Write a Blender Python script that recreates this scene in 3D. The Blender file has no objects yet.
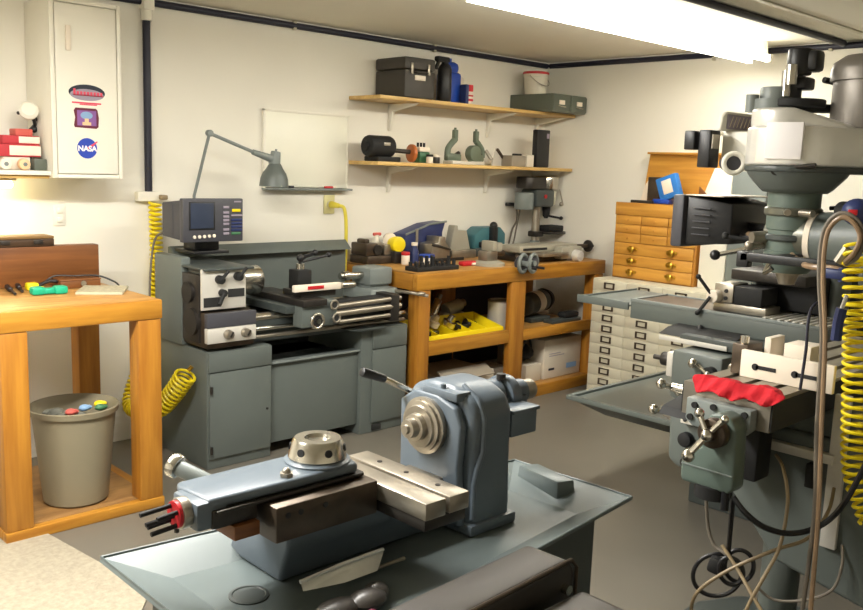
import bpy, bmesh, math, random
from mathutils import Vector, Matrix
random.seed(7)
PI = math.pi
SC = bpy.context.scene
COL = SC.collection

# ------------------------------------------------------------------ materials
def lin(c):
    r = []
    for v in c:
        v = v / 255.0
        r.append(v / 12.92 if v <= 0.04045 else ((v + 0.055) / 1.055) ** 2.4)
    return (r[0], r[1], r[2], 1.0)

def mat(name, rgb, rough=0.5, metal=0.0, var=0.12, scale=6.0, stretch=(1, 1, 1), bump=0.0, rgb2=None, coat=0.0, detail=4.0, trans=0.0):
    m = bpy.data.materials.new(name)
    m.use_nodes = True
    nt = m.node_tree
    b = nt.nodes['Principled BSDF']
    b.inputs['Roughness'].default_value = rough
    b.inputs['Metallic'].default_value = metal
    b.inputs['Coat Weight'].default_value = coat
    b.inputs['Transmission Weight'].default_value = trans
    tc = nt.nodes.new('ShaderNodeTexCoord')
    mp = nt.nodes.new('ShaderNodeMapping')
    mp.inputs['Scale'].default_value = stretch
    nz = nt.nodes.new('ShaderNodeTexNoise')
    nz.inputs['Scale'].default_value = scale
    nz.inputs['Detail'].default_value = detail
    rp = nt.nodes.new('ShaderNodeValToRGB')
    c = lin(rgb)
    if rgb2:
        c2 = lin(rgb2)
    else:
        c2 = tuple(min(1, v * (1 - var)) for v in c[:3]) + (1,)
    rp.color_ramp.elements[0].position = 0.32
    rp.color_ramp.elements[1].position = 0.68
    rp.color_ramp.elements[0].color = c2
    rp.color_ramp.elements[1].color = c
    nt.links.new(tc.outputs['Object'], mp.inputs['Vector'])
    nt.links.new(mp.outputs['Vector'], nz.inputs['Vector'])
    nt.links.new(nz.outputs['Fac'], rp.inputs['Fac'])
    nt.links.new(rp.outputs['Color'], b.inputs['Base Color'])
    if bump:
        bp = nt.nodes.new('ShaderNodeBump')
        bp.inputs['Strength'].default_value = bump
        bp.inputs['Distance'].default_value = 0.01
        nt.links.new(nz.outputs['Fac'], bp.inputs['Height'])
        nt.links.new(bp.outputs['Normal'], b.inputs['Normal'])
    return m

def emit(name, rgb, strength):
    m = bpy.data.materials.new(name)
    m.use_nodes = True
    b = m.node_tree.nodes['Principled BSDF']
    b.inputs['Base Color'].default_value = lin(rgb)
    b.inputs['Emission Color'].default_value = lin(rgb)
    b.inputs['Emission Strength'].default_value = strength
    return m

def wood(name, rgb, rgb2, axis='x', rough=0.45):
    st = {'x': (1.2, 14, 14), 'y': (14, 1.2, 14), 'z': (14, 14, 1.2)}[axis]
    return mat(name, rgb, rough, 0, scale=2.2, stretch=st, rgb2=rgb2, detail=6.0, bump=0.05)

M = {}
M['wall'] = mat('wall_paint', (238, 234, 222), 0.85, var=0.03, scale=1.5)
M['ceil'] = mat('ceiling_paint', (226, 221, 205), 0.9, var=0.04, scale=1.2)
M['floor'] = mat('floor_paint', (110, 105, 95), 0.38, var=0.16, scale=1.6, detail=8)
M['rug'] = mat('rug_beige', (172, 163, 143), 0.95, var=0.22, scale=60, bump=0.4)
M['pineX'] = wood('pine_along', (186, 131, 44), (154, 100, 26), 'x')
M['pineY'] = wood('pine_across', (178, 124, 42), (148, 96, 26), 'y')
M['pineZ'] = wood('pine_upright', (180, 124, 42), (150, 94, 24), 'z')
M['ply'] = wood('plywood', (192, 146, 82), (160, 114, 56), 'x')
M['plydark'] = wood('dark_plywood', (150, 112, 66), (118, 84, 46), 'x')  # darker plywood tone for the bottom shelf
M['redwood'] = wood('stained_board', (130, 80, 38), (102, 60, 26), 'x')
M['darkwood'] = wood('dark_case', (74, 54, 36), (56, 40, 28), 'x')
M['shelfwood'] = wood('shelf_board', (222, 188, 118), (196, 156, 88), 'x')
M['oak'] = wood('oak_drawer', (212, 156, 66), (188, 128, 46), 'y')
M['oakd'] = wood('oak_side', (198, 138, 56), (172, 112, 38), 'z')
M['white'] = mat('white_enamel', (236, 232, 218), 0.5, var=0.03)
M['cream'] = mat('cream_enamel', (206, 200, 178), 0.5, var=0.05)
M['creamd'] = mat('cream_side', (196, 190, 168), 0.55, var=0.06)
M['grey'] = mat('machine_grey', (98, 105, 101), 0.42, var=0.10, scale=3)
M['greyl'] = mat('machine_grey_light', (124, 131, 128), 0.42, var=0.08, scale=3)
M['greyd'] = mat('machine_grey_dark', (68, 74, 72), 0.42, var=0.12, scale=3)
M['greyb'] = mat('machine_blue_grey', (96, 107, 117), 0.36, var=0.14, scale=4)
M['pan'] = mat('tray_grey', (100, 110, 110), 0.34, var=0.16, scale=5)
M['greygreen'] = mat('machine_green_grey', (94, 108, 100), 0.42, var=0.10, scale=4)
M['steel'] = mat('bright_steel', (212, 208, 198), 0.22, 1.0, var=0.12, scale=14)
M['steelw'] = mat('ground_steel', (172, 164, 150), 0.38, 0.85, var=0.2, scale=18)
M['steelb'] = mat('brown_steel', (92, 80, 68), 0.40, 0.7, var=0.3, scale=16)
M['steeld'] = mat('dark_steel', (66, 62, 58), 0.42, 0.6, var=0.25, scale=14)
M['motorgrey'] = mat('motor_grey', (128, 122, 114), 0.4, 0.35, var=.12)
M['kneegrey'] = mat('olive_grey_casting', (100, 100, 88), 0.3, 0.3, var=.15)
M['alu'] = mat('polished_aluminium', (232, 230, 224), 0.30, 0.4, var=0.06, scale=8)
M['aluw'] = mat('pale_aluminium', (214, 210, 200), 0.42, 0.25, var=0.06, scale=10)
M['black'] = mat('black_plastic', (28, 28, 30), 0.4, var=0.2)
M['blackm'] = mat('black_matte', (22, 22, 22), 0.7, var=0.2)
M['charcoal'] = mat('charcoal_plastic', (70, 70, 76), 0.5, var=0.1)
M['navyblack'] = mat('navy_pipe', (30, 30, 48), 0.5, var=0.2)
M['screen'] = mat('dark_screen', (58, 66, 84), 0.15, var=0.1)
M['yellow'] = mat('yellow_plastic', (238, 214, 20), 0.42, var=0.06)
M['yellowc'] = mat('yellow_cord', (226, 208, 70), 0.5, var=0.06)
M['red'] = mat('red_plastic', (196, 30, 40), 0.45, var=0.12)
M['redcloth'] = mat('red_cloth', (206, 14, 34), 0.85, var=0.3, scale=26, bump=0.5)
M['redbox'] = mat('red_card', (188, 52, 60), 0.7, var=0.08)
M['pinkbox'] = mat('faded_red_card', (206, 96, 84), 0.7, var=0.08)
M['label'] = mat('paper_label', (236, 224, 206), 0.7, var=0.04)
M['blue'] = mat('blue_plastic', (28, 70, 170), 0.4, var=0.1)
M['bluel'] = mat('light_blue_plastic', (44, 124, 206), 0.45, var=0.08)
M['navy'] = mat('navy_plastic', (40, 52, 100), 0.45, var=0.15)
M['teal'] = mat('teal_paint', (62, 112, 120), 0.45, var=0.12)
M['green'] = mat('teal_green_plastic', (22, 168, 128), 0.45, var=0.08)
M['olive'] = mat('green_grey_cast', (104, 116, 98), 0.5, var=0.15, scale=12)
M['greentin'] = mat('green_tin', (70, 120, 84), 0.45, var=0.15)
M['brass'] = mat('brass', (206, 164, 64), 0.28, 1.0, var=0.1)
M['orange'] = mat('copper_orange', (186, 104, 50), 0.45, var=0.2)
M['boxgrey'] = mat('olive_grey_steel', (92, 98, 86), 0.5, var=0.06)
M['toolbox'] = mat('toolbox_brown_black', (66, 62, 56), 0.55, var=0.1)
M['bin'] = mat('waste_bin_grey', (132, 124, 102), 0.45, var=0.05)
M['translucent'] = mat('milky_plastic', (214, 208, 192), 0.4, var=0.05)
M['hose'] = mat('clear_brown_hose', (150, 124, 96), 0.35, var=0.2, scale=30)
M['beigecord'] = mat('beige_cord', (142, 124, 94), 0.5, var=0.08)
M['greycord'] = mat('grey_cord', (112, 104, 92), 0.5, var=0.08)
M['brownguard'] = mat('dark_brown_guard', (48, 42, 36), 0.45, var=0.2, scale=5)
M['foil'] = mat('silver_sheet', (212, 214, 212), 0.3, 0.4, var=0.12, scale=20)
M['paper'] = mat('grey_paper', (196, 188, 160), 0.7, var=0.1, scale=40)
M['card'] = mat('white_carton', (216, 206, 188), 0.75, var=0.05)
M['carton'] = mat('grey_brown_carton', (150, 140, 124), 0.8, var=0.08)
M['castpale'] = mat('pale_casting', (172, 168, 152), 0.45, 0.2, var=.12)
M['board'] = mat('whiteboard', (240, 238, 222), 0.35, var=0.02)
M['dark'] = mat('dark_recess', (34, 34, 34), 0.7, var=0.2)
M['tube'] = emit('fluorescent_tube', (255, 250, 236), 20.0)
M['lampglow'] = emit('small_lamp_glow', (255, 240, 190), 45.0)
M['purple'] = mat('purple_print', (140, 92, 160), 0.5, var=0.15)
M['maroon'] = mat('maroon_print', (104, 30, 54), 0.5, var=0.1)
M['skyblue'] = mat('pale_blue_print', (132, 168, 206), 0.5, var=0.1)
M['peach'] = mat('peach_print', (240, 196, 150), 0.5, var=0.05)
M['inkblue'] = mat('sticker_blue', (40, 70, 178), 0.5, var=0.1)
M['inkred'] = mat('sticker_red', (226, 70, 96), 0.5, var=0.06)
M['inkwhite'] = mat('sticker_white', (244, 240, 240), 0.5, var=0.02)
M['inkdark'] = mat('sticker_dark', (30, 36, 52), 0.5, var=0.1)
M['inkgrey'] = mat('sticker_grey', (156, 146, 160), 0.5, var=0.1)

# ------------------------------------------------------------------ mesh builder
class MB:
    def __init__(self, mtx=None):
        self.bm = bmesh.new()
        self.mtx = mtx
    def _fin(self, verts, m):
        if m is not None:
            bmesh.ops.transform(self.bm, matrix=m, verts=verts)
        if self.mtx is not None:
            bmesh.ops.transform(self.bm, matrix=self.mtx, verts=verts)
    def _merge(self, tmp, m=None):
        if m is not None:
            bmesh.ops.transform(tmp, matrix=m, verts=tmp.verts[:])
        if self.mtx is not None:
            bmesh.ops.transform(tmp, matrix=self.mtx, verts=tmp.verts[:])
        me = bpy.data.meshes.new('tmp')
        tmp.to_mesh(me); tmp.free()
        self.bm.from_mesh(me)
        bpy.data.meshes.remove(me)
        return self
    def box(self, x0, x1, y0, y1, z0, z1, bev=0.004, seg=2, m=None, taper=1.0):
        t = bmesh.new()
        bmesh.ops.create_cube(t, size=1.0)
        for v in t.verts:
            k = taper if v.co.z > 0 else 1.0
            v.co = Vector(((x0 + x1) / 2 + v.co.x * (x1 - x0) * k, (y0 + y1) / 2 + v.co.y * (y1 - y0) * k, (z0 + z1) / 2 + v.co.z * (z1 - z0)))
        b = min(bev, 0.45 * min(abs(x1 - x0), abs(y1 - y0), abs(z1 - z0)))
        if b > 1e-4:
            bmesh.ops.bevel(t, geom=t.edges[:], offset=b, segments=seg, profile=0.5, affect='EDGES')
        return self._merge(t, m)
    def cbox(self, c, s, rot=(0, 0, 0), bev=0.004, seg=2):
        m = Matrix.Translation(c) @ Matrix.Rotation(rot[2], 4, 'Z') @ Matrix.Rotation(rot[1], 4, 'Y') @ Matrix.Rotation(rot[0], 4, 'X')
        return self.box(-s[0] / 2, s[0] / 2, -s[1] / 2, s[1] / 2, -s[2] / 2, s[2] / 2, bev, seg, m)
    def lathe(self, prof, p0=(0, 0, 0), d=(0, 0, 1), n=28, cap=True):
        # prof: list of (distance along axis, radius)
        t = bmesh.new()
        rings = []
        for (h, r) in prof:
            ring = []
            for i in range(n):
                a = 2 * PI * i / n
                ring.append(t.verts.new((max(r, 1e-4) * math.cos(a), max(r, 1e-4) * math.sin(a), h)))
            rings.append(ring)
        for a, b in zip(rings, rings[1:]):
            for i in range(n):
                t.faces.new((a[i], a[(i + 1) % n], b[(i + 1) % n], b[i]))
        if cap:
            t.faces.new(list(reversed(rings[0])))
            t.faces.new(rings[-1])
        q = Vector(d).normalized().to_track_quat('Z', 'Y').to_matrix().to_4x4()
        bmesh.ops.recalc_face_normals(t, faces=t.faces[:])
        return self._merge(t, Matrix.Translation(p0) @ q)
    def cyl(self, p0, p1, r, r2=None, n=24, bev=0.0):
        p0 = Vector(p0); p1 = Vector(p1)
        L = (p1 - p0).length
        r2 = r if r2 is None else r2
        if bev:
            b = min(bev, L * .45, r * .6, r2 * .6)
            prof = [(0, r - b), (b * .3, r - b * .3), (b, r), (L - b, r2), (L - b * .3, r2 - b * .3), (L, r2 - b)]
        else:
            prof = [(0, r), (L, r2)]
        return self.lathe(prof, p0, p1 - p0, n)
    def ball(self, c, r, s=(1, 1, 1), seg=16):
        t = bmesh.new()
        bmesh.ops.create_uvsphere(t, u_segments=seg, v_segments=max(6, seg // 2), radius=r)
        return self._merge(t, Matrix.Translation(c) @ Matrix.Diagonal((s[0], s[1], s[2], 1)))
    def ring(self, c, d, R, r, n=28, k=10):
        pts = []
        q = Vector(d).normalized().to_track_quat('Z', 'Y').to_matrix()
        for i in range(n):
            a = 2 * PI * i / n
            pts.append(Vector(c) + q @ Vector((R * math.cos(a), R * math.sin(a), 0)))
        return self.tube(pts, r, k, closed=True)
    def tube(self, pts, r, n=8, closed=False):
        pts = [Vector(p) for p in pts]
        t = bmesh.new()
        N = len(pts)
        rings = []
        up = None
        for i, p in enumerate(pts):
            if closed:
                tg = (pts[(i + 1) % N] - pts[i - 1])
            else:
                tg = pts[min(i + 1, N - 1)] - pts[max(i - 1, 0)]
            if tg.length < 1e-9: tg = Vector((0, 0, 1))
            tg.normalize()
            if up is None:
                up = Vector((0, 0, 1)) if abs(tg.z) < .9 else Vector((1, 0, 0))
            s = tg.cross(up)
            if s.length < 1e-6: s = tg.orthogonal()
            s.normalize()
            up = s.cross(tg).normalized()
            ring = [t.verts.new(p + (s * math.cos(2 * PI * j / n) + up * math.sin(2 * PI * j / n)) * r) for j in range(n)]
            rings.append(ring)
        rng = range(N) if closed else range(N - 1)
        for i in rng:
            a, b = rings[i], rings[(i + 1) % N]
            for j in range(n):
                t.faces.new((a[j], a[(j + 1) % n], b[(j + 1) % n], b[j]))
        if not closed:
            t.faces.new(list(reversed(rings[0]))); t.faces.new(rings[-1])
        bmesh.ops.recalc_face_normals(t, faces=t.faces[:])
        return self._merge(t)
    def prism(self, poly, axis, a0, a1, bev=0.003, seg=2):
        # poly: 2-D outline; axis 'x': (y,z), 'y': (x,z), 'z': (x,y)
        t = bmesh.new()
        def P(u, v, w):
            return {'x': (w, u, v), 'y': (u, w, v), 'z': (u, v, w)}[axis]
        A = [t.verts.new(P(u, v, a0)) for u, v in poly]
        B = [t.verts.new(P(u, v, a1)) for u, v in poly]
        n = len(poly)
        t.faces.new(A); t.faces.new(list(reversed(B)))
        for i in range(n):
            t.faces.new((A[i], B[i], B[(i + 1) % n], A[(i + 1) % n]))
        bmesh.ops.recalc_face_normals(t, faces=t.faces[:])
        if bev > 1e-4:
            bmesh.ops.bevel(t, geom=t.edges[:], offset=bev, segments=seg, profile=0.5, affect='EDGES', clamp_overlap=True)
        return self._merge(t)
    def hexa(self, b, tp, bev=0.003, seg=2):
        # b, tp: four bottom / four top corners in order
        t = bmesh.new()
        A = [t.verts.new(p) for p in b]; B = [t.verts.new(p) for p in tp]
        t.faces.new(A); t.faces.new(list(reversed(B)))
        for i in range(4):
            t.faces.new((A[i], B[i], B[(i + 1) % 4], A[(i + 1) % 4]))
        bmesh.ops.recalc_face_normals(t, faces=t.faces[:])
        if bev > 1e-4:
            bmesh.ops.bevel(t, geom=t.edges[:], offset=bev, segments=seg, profile=0.5, affect='EDGES', clamp_overlap=True)
        return self._merge(t)
    def mesh(self, verts, faces):
        t = bmesh.new()
        V = [t.verts.new(v) for v in verts]
        for f in faces:
            t.faces.new([V[i] for i in f])
        bmesh.ops.recalc_face_normals(t, faces=t.faces[:])
        return self._merge(t)
    def add(self, other):
        me = bpy.data.meshes.new('tmp'); other.bm.to_mesh(me); self.bm.from_mesh(me); bpy.data.meshes.remove(me)
        return self

def spline(pts, per=8):
    P = [Vector(p) for p in pts]
    out = []
    for i in range(len(P) - 1):
        p0 = P[max(i - 1, 0)]; p1 = P[i]; p2 = P[i + 1]; p3 = P[min(i + 2, len(P) - 1)]
        for k in range(per):
            t = k / per
            out.append(0.5 * ((2 * p1) + (p2 - p0) * t + (2 * p0 - 5 * p1 + 4 * p2 - p3) * t * t + (3 * p1 - p0 - 3 * p2 + p3) * t ** 3))
    out.append(P[-1])
    return out

def coil(pts, R, turns, r, per=16, n=8, R2=None, pw=1.0):
    # helix of radius R around a smooth path
    path = spline(pts, 12)
    L = [0.0]
    for a, b in zip(path, path[1:]): L.append(L[-1] + (b - a).length)
    tot = L[-1]
    N = int(turns * per)
    out = []; up = None; k = 0
    for i in range(N + 1):
        s = tot * i / N
        while k < len(L) - 2 and L[k + 1] < s: k += 1
        f = (s - L[k]) / max(L[k + 1] - L[k], 1e-9)
        p = path[k].lerp(path[k + 1], f)
        tg = (path[k + 1] - path[k]).normalized()
        if up is None: up = tg.orthogonal().normalized()
        sd = tg.cross(up).normalized(); up = sd.cross(tg).normalized()
        a = 2 * PI * i / per
        out.append(p + (sd * math.cos(a) + up * math.sin(a)) * (R if R2 is None else R + (R2 - R) * (s / tot) ** pw))
    return out

# ------------------------------------------------------------------ objects
OFF = {}
SHIFT = 0
SCALE = 1.0
SHARP = 38
def place(v):
    v = Vector(v) + Vector((SHIFT, 0, 0))
    return Vector((v.x * SCALE, v.y * SCALE, 1.5 + (v.z - 1.5) * SCALE))
def place_all(mb):
    if SHIFT or SCALE != 1.0:
        for v in mb.bm.verts: v.co = place(v.co)
def finish(bm, name):
    bmesh.ops.remove_doubles(bm, verts=bm.verts[:], dist=1e-5)
    for f in bm.faces: f.smooth = True
    for e in bm.edges:
        if len(e.link_faces) == 2:
            e.smooth = e.calc_face_angle(0) < math.radians(SHARP)
    me = bpy.data.meshes.new(name)
    bm.to_mesh(me); bm.free()
    return me

def tag(o, label=None, cat=None, group=None, kind=None):
    if label: o['label'] = label
    if cat: o['category'] = cat
    if group: o['group'] = group
    if kind: o['kind'] = kind
    return o

def thing(name, label, cat, loc, group=None):
    loc = place(loc)
    o = bpy.data.objects.new(name, None)
    o.empty_display_size = 0.05
    COL.objects.link(o)
    o.location = loc
    OFF[o.name] = Vector(loc)
    return tag(o, label, cat, group)

def part(par, name, mb, m, label=None, kind=None):
    off = OFF[par.name]
    place_all(mb)
    bmesh.ops.translate(mb.bm, vec=-off, verts=mb.bm.verts[:])
    me = finish(mb.bm, name)
    me.materials.append(M[m] if isinstance(m, str) else m)
    o = bpy.data.objects.new(name, me)
    COL.objects.link(o)
    o.parent = par
    OFF[o.name] = off.copy()
    return tag(o, label, kind=kind)

def solo(name, mb, m, label=None, cat=None, group=None, kind=None):
    place_all(mb)
    vs = [v.co for v in mb.bm.verts]
    lo = [min(v[i] for v in vs) for i in range(3)]; hi = [max(v[i] for v in vs) for i in range(3)]
    loc = Vector(((lo[0] + hi[0]) / 2, (lo[1] + hi[1]) / 2, lo[2]))
    bmesh.ops.translate(mb.bm, vec=-loc, verts=mb.bm.verts[:])
    me = finish(mb.bm, name)
    me.materials.append(M[m] if isinstance(m, str) else m)
    o = bpy.data.objects.new(name, me)
    COL.objects.link(o)
    o.location = loc
    OFF[o.name] = loc
    return tag(o, label, cat, group, kind)

def struct(name, mb, m):
    return solo(name, mb, m, kind='structure')

def copy_tree(o, loc=None, parent=None, label=None):
    c = o.copy()
    COL.objects.link(c)
    if parent is not None:
        c.parent = parent
    if loc is not None: c.location = loc
    if label: c['label'] = label
    for ch in list(o.children):
        copy_tree(ch, None, c)
    return c

def text_mb(s, size, m, depth=0.0006, bold=0.0):
    cu = bpy.data.curves.new('lettering', 'FONT')
    cu.body = s; cu.size = size; cu.extrude = depth; cu.align_x = 'CENTER'; cu.align_y = 'CENTER'; cu.offset = bold
    ob = bpy.data.objects.new('lettering', cu)
    COL.objects.link(ob)
    dg = bpy.context.evaluated_depsgraph_get()
    me = bpy.data.meshes.new_from_object(ob.evaluated_get(dg))
    COL.objects.unlink(ob); bpy.data.objects.remove(ob); bpy.data.curves.remove(cu)
    b = MB(); b.bm.from_mesh(me); bpy.data.meshes.remove(me)
    bmesh.ops.transform(b.bm, matrix=m, verts=b.bm.verts[:])
    return b
RX90 = Matrix.Rotation(PI / 2, 4, 'X')      # flat XY drawing -> upright, facing -Y
def face_mY(x, y, z): return Matrix.Translation((x, y, z)) @ RX90
def face_mX(x, y, z): return Matrix.Translation((x, y, z)) @ Matrix.Rotation(-PI / 2, 4, 'Z') @ RX90

# ------------------------------------------------------------------ camera
cd = bpy.data.cameras.new('camera'); cam = bpy.data.objects.new('camera', cd); COL.objects.link(cam)
fwd = Vector((0.68529343, 0.71160304, -0.15490006)); rgt = Vector((0.72365958, -0.68926403, 0.03509861)); upv = Vector((0.08179076, 0.13614776, 0.98730647))
R3 = Matrix((rgt, upv, -fwd)).transposed()
cam.matrix_world = Matrix.Translation((0, 0, 1.5)) @ R3.to_4x4()
cd.sensor_width = 36.0; cd.sensor_fit = 'HORIZONTAL'; cd.lens = 889.55 * 36 / 863
cd.clip_start = 0.05
SC.camera = cam

# ------------------------------------------------------------------ room shell
XL, XR, YF, YB, ZC = -1.8, 5.36, -1.6, 4.40, 2.29
struct('floor', MB().box(XL - .1, XR + .1, YF - .1, YB + .1, -.1, 0, 0), 'floor')
struct('ceiling', MB().box(XL - .1, XR + .1, YF - .1, YB + .1, ZC, ZC + .1, 0), 'ceil')
struct('wall_back', MB().box(XL - .1, XR + .1, YB, YB + .1, 0, ZC, 0), 'wall')
struct('wall_right', MB().box(XR, XR + .1, YF - .1, YB, 0, ZC, 0), 'wall')
struct('wall_left', MB().box(XL - .1, XL, YF - .1, YB, 0, ZC, 0), 'wall')
struct('wall_front', MB().box(XL, XR, YF - .1, YF, 0, ZC, 0), 'wall')
struct('trim_1', MB().box(XL, XR, 2.00, 2.03, ZC - .008, ZC, .002), 'creamd')
# rug
solo('rug', MB().prism([(1.084,3.501,0.000)[:2], (1.242,3.434,0.000)[:2], (1.331,2.742,0.000)[:2], (0.55, 1.7), (-.35, 2.1)], 'z', 0.0, .008, .002), 'rug', 'beige speckled mat on the floor by the wooden bench', 'mat')

# ------------------------------------------------------------------ conduits
def conduit(label, pts, r, clips, off):
    t = thing('conduit', label, 'pipe', pts[0])
    part(t, 'pipe', MB().tube(pts, r, 12), 'navyblack')
    for c in clips:
        c = Vector(c)
        part(t, 'clip', MB().cbox(c, (.022, .022, .05), bev=.003), 'creamd')
    return t
zc = 2.262
t = conduit('dark conduit running along the top of the wall above the shelves', [(2.17, 4.38, zc), (5.33, 4.38, zc)], .018, [(3.05, 4.378, zc), (4.16, 4.378, zc)], 0)
conduit('dark conduit at the top of the wall left of the white junction fitting', [(1.0, 4.38, zc), (2.13, 4.38, zc)], .018, [], 0)
conduit('dark conduit along the top of the wall behind the milling machine', [(5.342, 4.36, zc), (5.342, 1.0, zc)], .018, [(5.34, 3.02, zc - .01), (5.34, 2.28, zc)], 0)
conduit('dark conduit crossing the ceiling beside the fluorescent lamp', [(0.2, 2.2, 2.272), (5.32, 2.2, 2.272)], .018, [], 0)
conduit('upright dark conduit on the wall between white cabinet and lamp', [(2.15, 4.378, 1.31), (2.15, 4.378, 2.21)], .019, [], 0)
t = thing('junction_fitting', 'white tee fitting where the upright conduit meets the ceiling conduit', 'fitting', (2.15, 4.37, 2.2))
part(t, 'body', MB().box(2.12, 2.18, 4.34, 4.399, 2.22, 2.285, .008), 'white')
part(t, 'collar', MB().cyl((2.15, 4.376, 2.17), (2.15, 4.376, 2.225), .026), 'white')
t = thing('outlet_box', 'white surface outlet box at the foot of the upright conduit', 'outlet', (2.15, 4.37, 1.26))
part(t, 'box', MB().box(2.08, 2.215, 4.35, 4.399, 1.265, 1.315, .006), 'white')
part(t, 'plug', MB().box(2.19, 2.225, 4.31, 4.351, 1.275, 1.30, .006), 'beigecord')
t = thing('wall_outlet', 'yellowed wall outlet with the yellow cord plugged in', 'outlet', (3.33, 4.4, 1.2))
part(t, 'plate', MB().box(3.29, 3.37, 4.388, 4.399, 1.185, 1.30, .004), mat('ivory_plate', (216, 208, 150), .5))
part(t, 'receptacle', MB().cyl((3.33, 4.38, 1.243), (3.33, 4.389, 1.243), .022), 'cream')
t = thing('wall_outlet', 'white double outlet on the wall above the wooden backboard', 'outlet', (1.69, 4.4, 1.14))
part(t, 'plate', MB().box(1.665, 1.725, 4.393, 4.399, 1.145, 1.245, .004), 'white')
for z in (1.175, 1.22):
    part(t, 'receptacle', MB().box(1.68, 1.71, 4.386, 4.392, z - .013, z + .013, .005), 'white')
p = thing('power_cord', 'yellow power cord hanging from the outlet behind the large lathe', 'cord', (3.33, 4.37, 1.24))
part(p, 'plug', MB().cyl((3.33, 4.378, 1.243), (3.345, 4.31, 1.238), .022, .014, bev=.004), 'yellowc')
part(p, 'cord', MB().tube(spline([(3.345, 4.31, 1.238), (3.365, 4.29, 1.225), (3.378, 4.285, 1.15), (3.382, 4.285, 1.0), (3.38, 4.29, .8), (3.38, 4.3, .62)]), .011, 10), 'yellowc')

# ------------------------------------------------------------------ fluorescent lamps
def fluoro(x0, x1, label, y0=2.6):
    t = thing('ceiling_lamp', label, 'lamp', ((x0 + x1) / 2, 2.6, ZC), 'eight foot fluorescent ceiling lamps')
    part(t, 'housing', MB().prism([(2.565, 2.289), (2.558, 2.225), (2.57, 2.218), (2.63, 2.218), (2.642, 2.225), (2.635, 2.289)], 'x', x0, x1, .002), 'white')
    for y in (2.54, 2.66):
        part(t, 'tube', MB().cyl((x0 + .03, y, 2.186), (x1 - .03, y, 2.186), .019, n=16), 'tube')
        for x in (x0 + .012, x1 - .012):
            part(t, 'socket', MB().box(x - .016, x + .016, y - .021, y + .021, 2.163, 2.21, .006), 'white')
    part(t, 'end_plate', MB().prism([(2.56, 2.288), (2.552, 2.216), (2.53, 2.21), (2.67, 2.21), (2.648, 2.216), (2.64, 2.288)], 'x', x1 - .003, x1 + .004, .001), 'cream')
    return t
fluoro(2.66, 5.12, 'long fluorescent lamp with two bare tubes on the ceiling')
fluoro(-.7, 1.75, 'second fluorescent lamp on the ceiling left of the first, added unseen beyond the picture top').location.y = 2.3  # unseen fixture, added to account for the brightly lit left wall

# ------------------------------------------------------------------ wall shelves right
def bracket(par, x, z):
    part(par, 'bracket', MB().prism([(4.13, z - .004), (4.398, z - .004), (4.398, z - .17), (4.38, z - .17), (4.36, z - .05), (4.16, z - .018)], 'x', x - .011, x + .011, .002), 'white')
t = thing('shelf', 'upper wooden wall shelf carrying the toolbox and the bucket', 'shelf', (4.3, 4.25, 1.86), 'pine wall shelves')
part(t, 'board', MB().box(3.47, 5.345, 4.10, 4.398, 1.88, 1.902, .003), 'shelfwood')
for x in (3.80, 4.72, 5.25): bracket(t, x, 1.88)
t = thing('shelf', 'lower wooden wall shelf carrying the grinder and the black case', 'shelf', (4.3, 4.25, 1.48), 'pine wall shelves')
part(t, 'board', MB().box(3.465, 5.345, 4.10, 4.398, 1.490, 1.513, .003), 'shelfwood')
for x in (3.80, 4.72, 5.25): bracket(t, x, 1.490)
ZU, ZL = 1.9025, 1.5135
# toolbox
t = thing('toolbox', 'large dark brown toolbox with two brass latches on the upper shelf', 'toolbox', (3.80, 4.2, ZU))
mr = Matrix.Translation((3.785, 4.24, ZU)) @ Matrix.Rotation(math.radians(-2), 4, 'Z')
part(t, 'body', MB(mr).box(-.125, .118, -.15, .14, 0, .165, .012), 'toolbox')
part(t, 'lid', MB(mr).box(-.127, .12, -.152, .142, .168, .24, .014), 'toolbox')
for x in (-.075, .06):
    part(t, 'latch', MB(mr).box(x - .010, x + .010, -.160, -.148, .14, .205, .003), 'steelw')
part(t, 'handle', MB(mr).tube([(-.05, -.152, .15), (-.05, -.172, .152), (.04, -.172, .152), (.04, -.152, .15)], .005), 'toolbox')
part(t, 'label_plate', MB(mr).box(-.05, .035, -.157, -.15, .105, .135, .002), 'label')
# bottles
SHIFT = .045
t = thing('bottle', 'tall black bottle with a trigger top beside the toolbox', 'bottle', (3.95, 4.19, ZU))
part(t, 'body', MB().lathe([(0, .04), (.01, .046), (.2, .046), (.225, .035), (.235, .024), (.25, .022)], (4.005, 4.16, ZU)), 'black')
part(t, 'trigger_head', MB().box(3.93, 4.035, 4.14, 4.185, ZU + .245, ZU + .278, .01).cbox((3.94, 4.162, ZU + .225), (.02, .02, .06), (0, .4, 0), .005), 'blackm')
SHIFT = .065
t = thing('jug', 'tall blue plastic jug behind the black bottle', 'bottle', (4.05, 4.23, ZU))
part(t, 'body', MB().box(4.05, 4.185, 4.20, 4.31, ZU, ZU + .20, .02).box(4.05, 4.165, 4.20, 4.29, ZU + .19, ZU + .265, .03), 'blue')
part(t, 'cap', MB().cyl((4.10, 4.245, ZU + .262), (4.10, 4.245, ZU + .285), .02), 'blue')
t = thing('jug', 'white translucent jug behind the blue jug', 'bottle', (4.14, 4.3, ZU))
part(t, 'body', MB().box(4.19, 4.29, 4.27, 4.37, ZU, ZU + .19, .025).lathe([(.18, .04), (.22, .018), (.235, .018)], (4.235, 4.32, ZU)), 'translucent')
part(t, 'cap', MB().cyl((4.235, 4.32, ZU + .235), (4.235, 4.32, ZU + .258), .02), 'white')
t = thing('can', 'small red white and blue can right of the blue jug', 'can', (4.15, 4.18, ZU))
part(t, 'body', MB().box(4.155, 4.185, 4.13, 4.19, ZU, ZU + .125, .008), 'navy')
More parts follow.
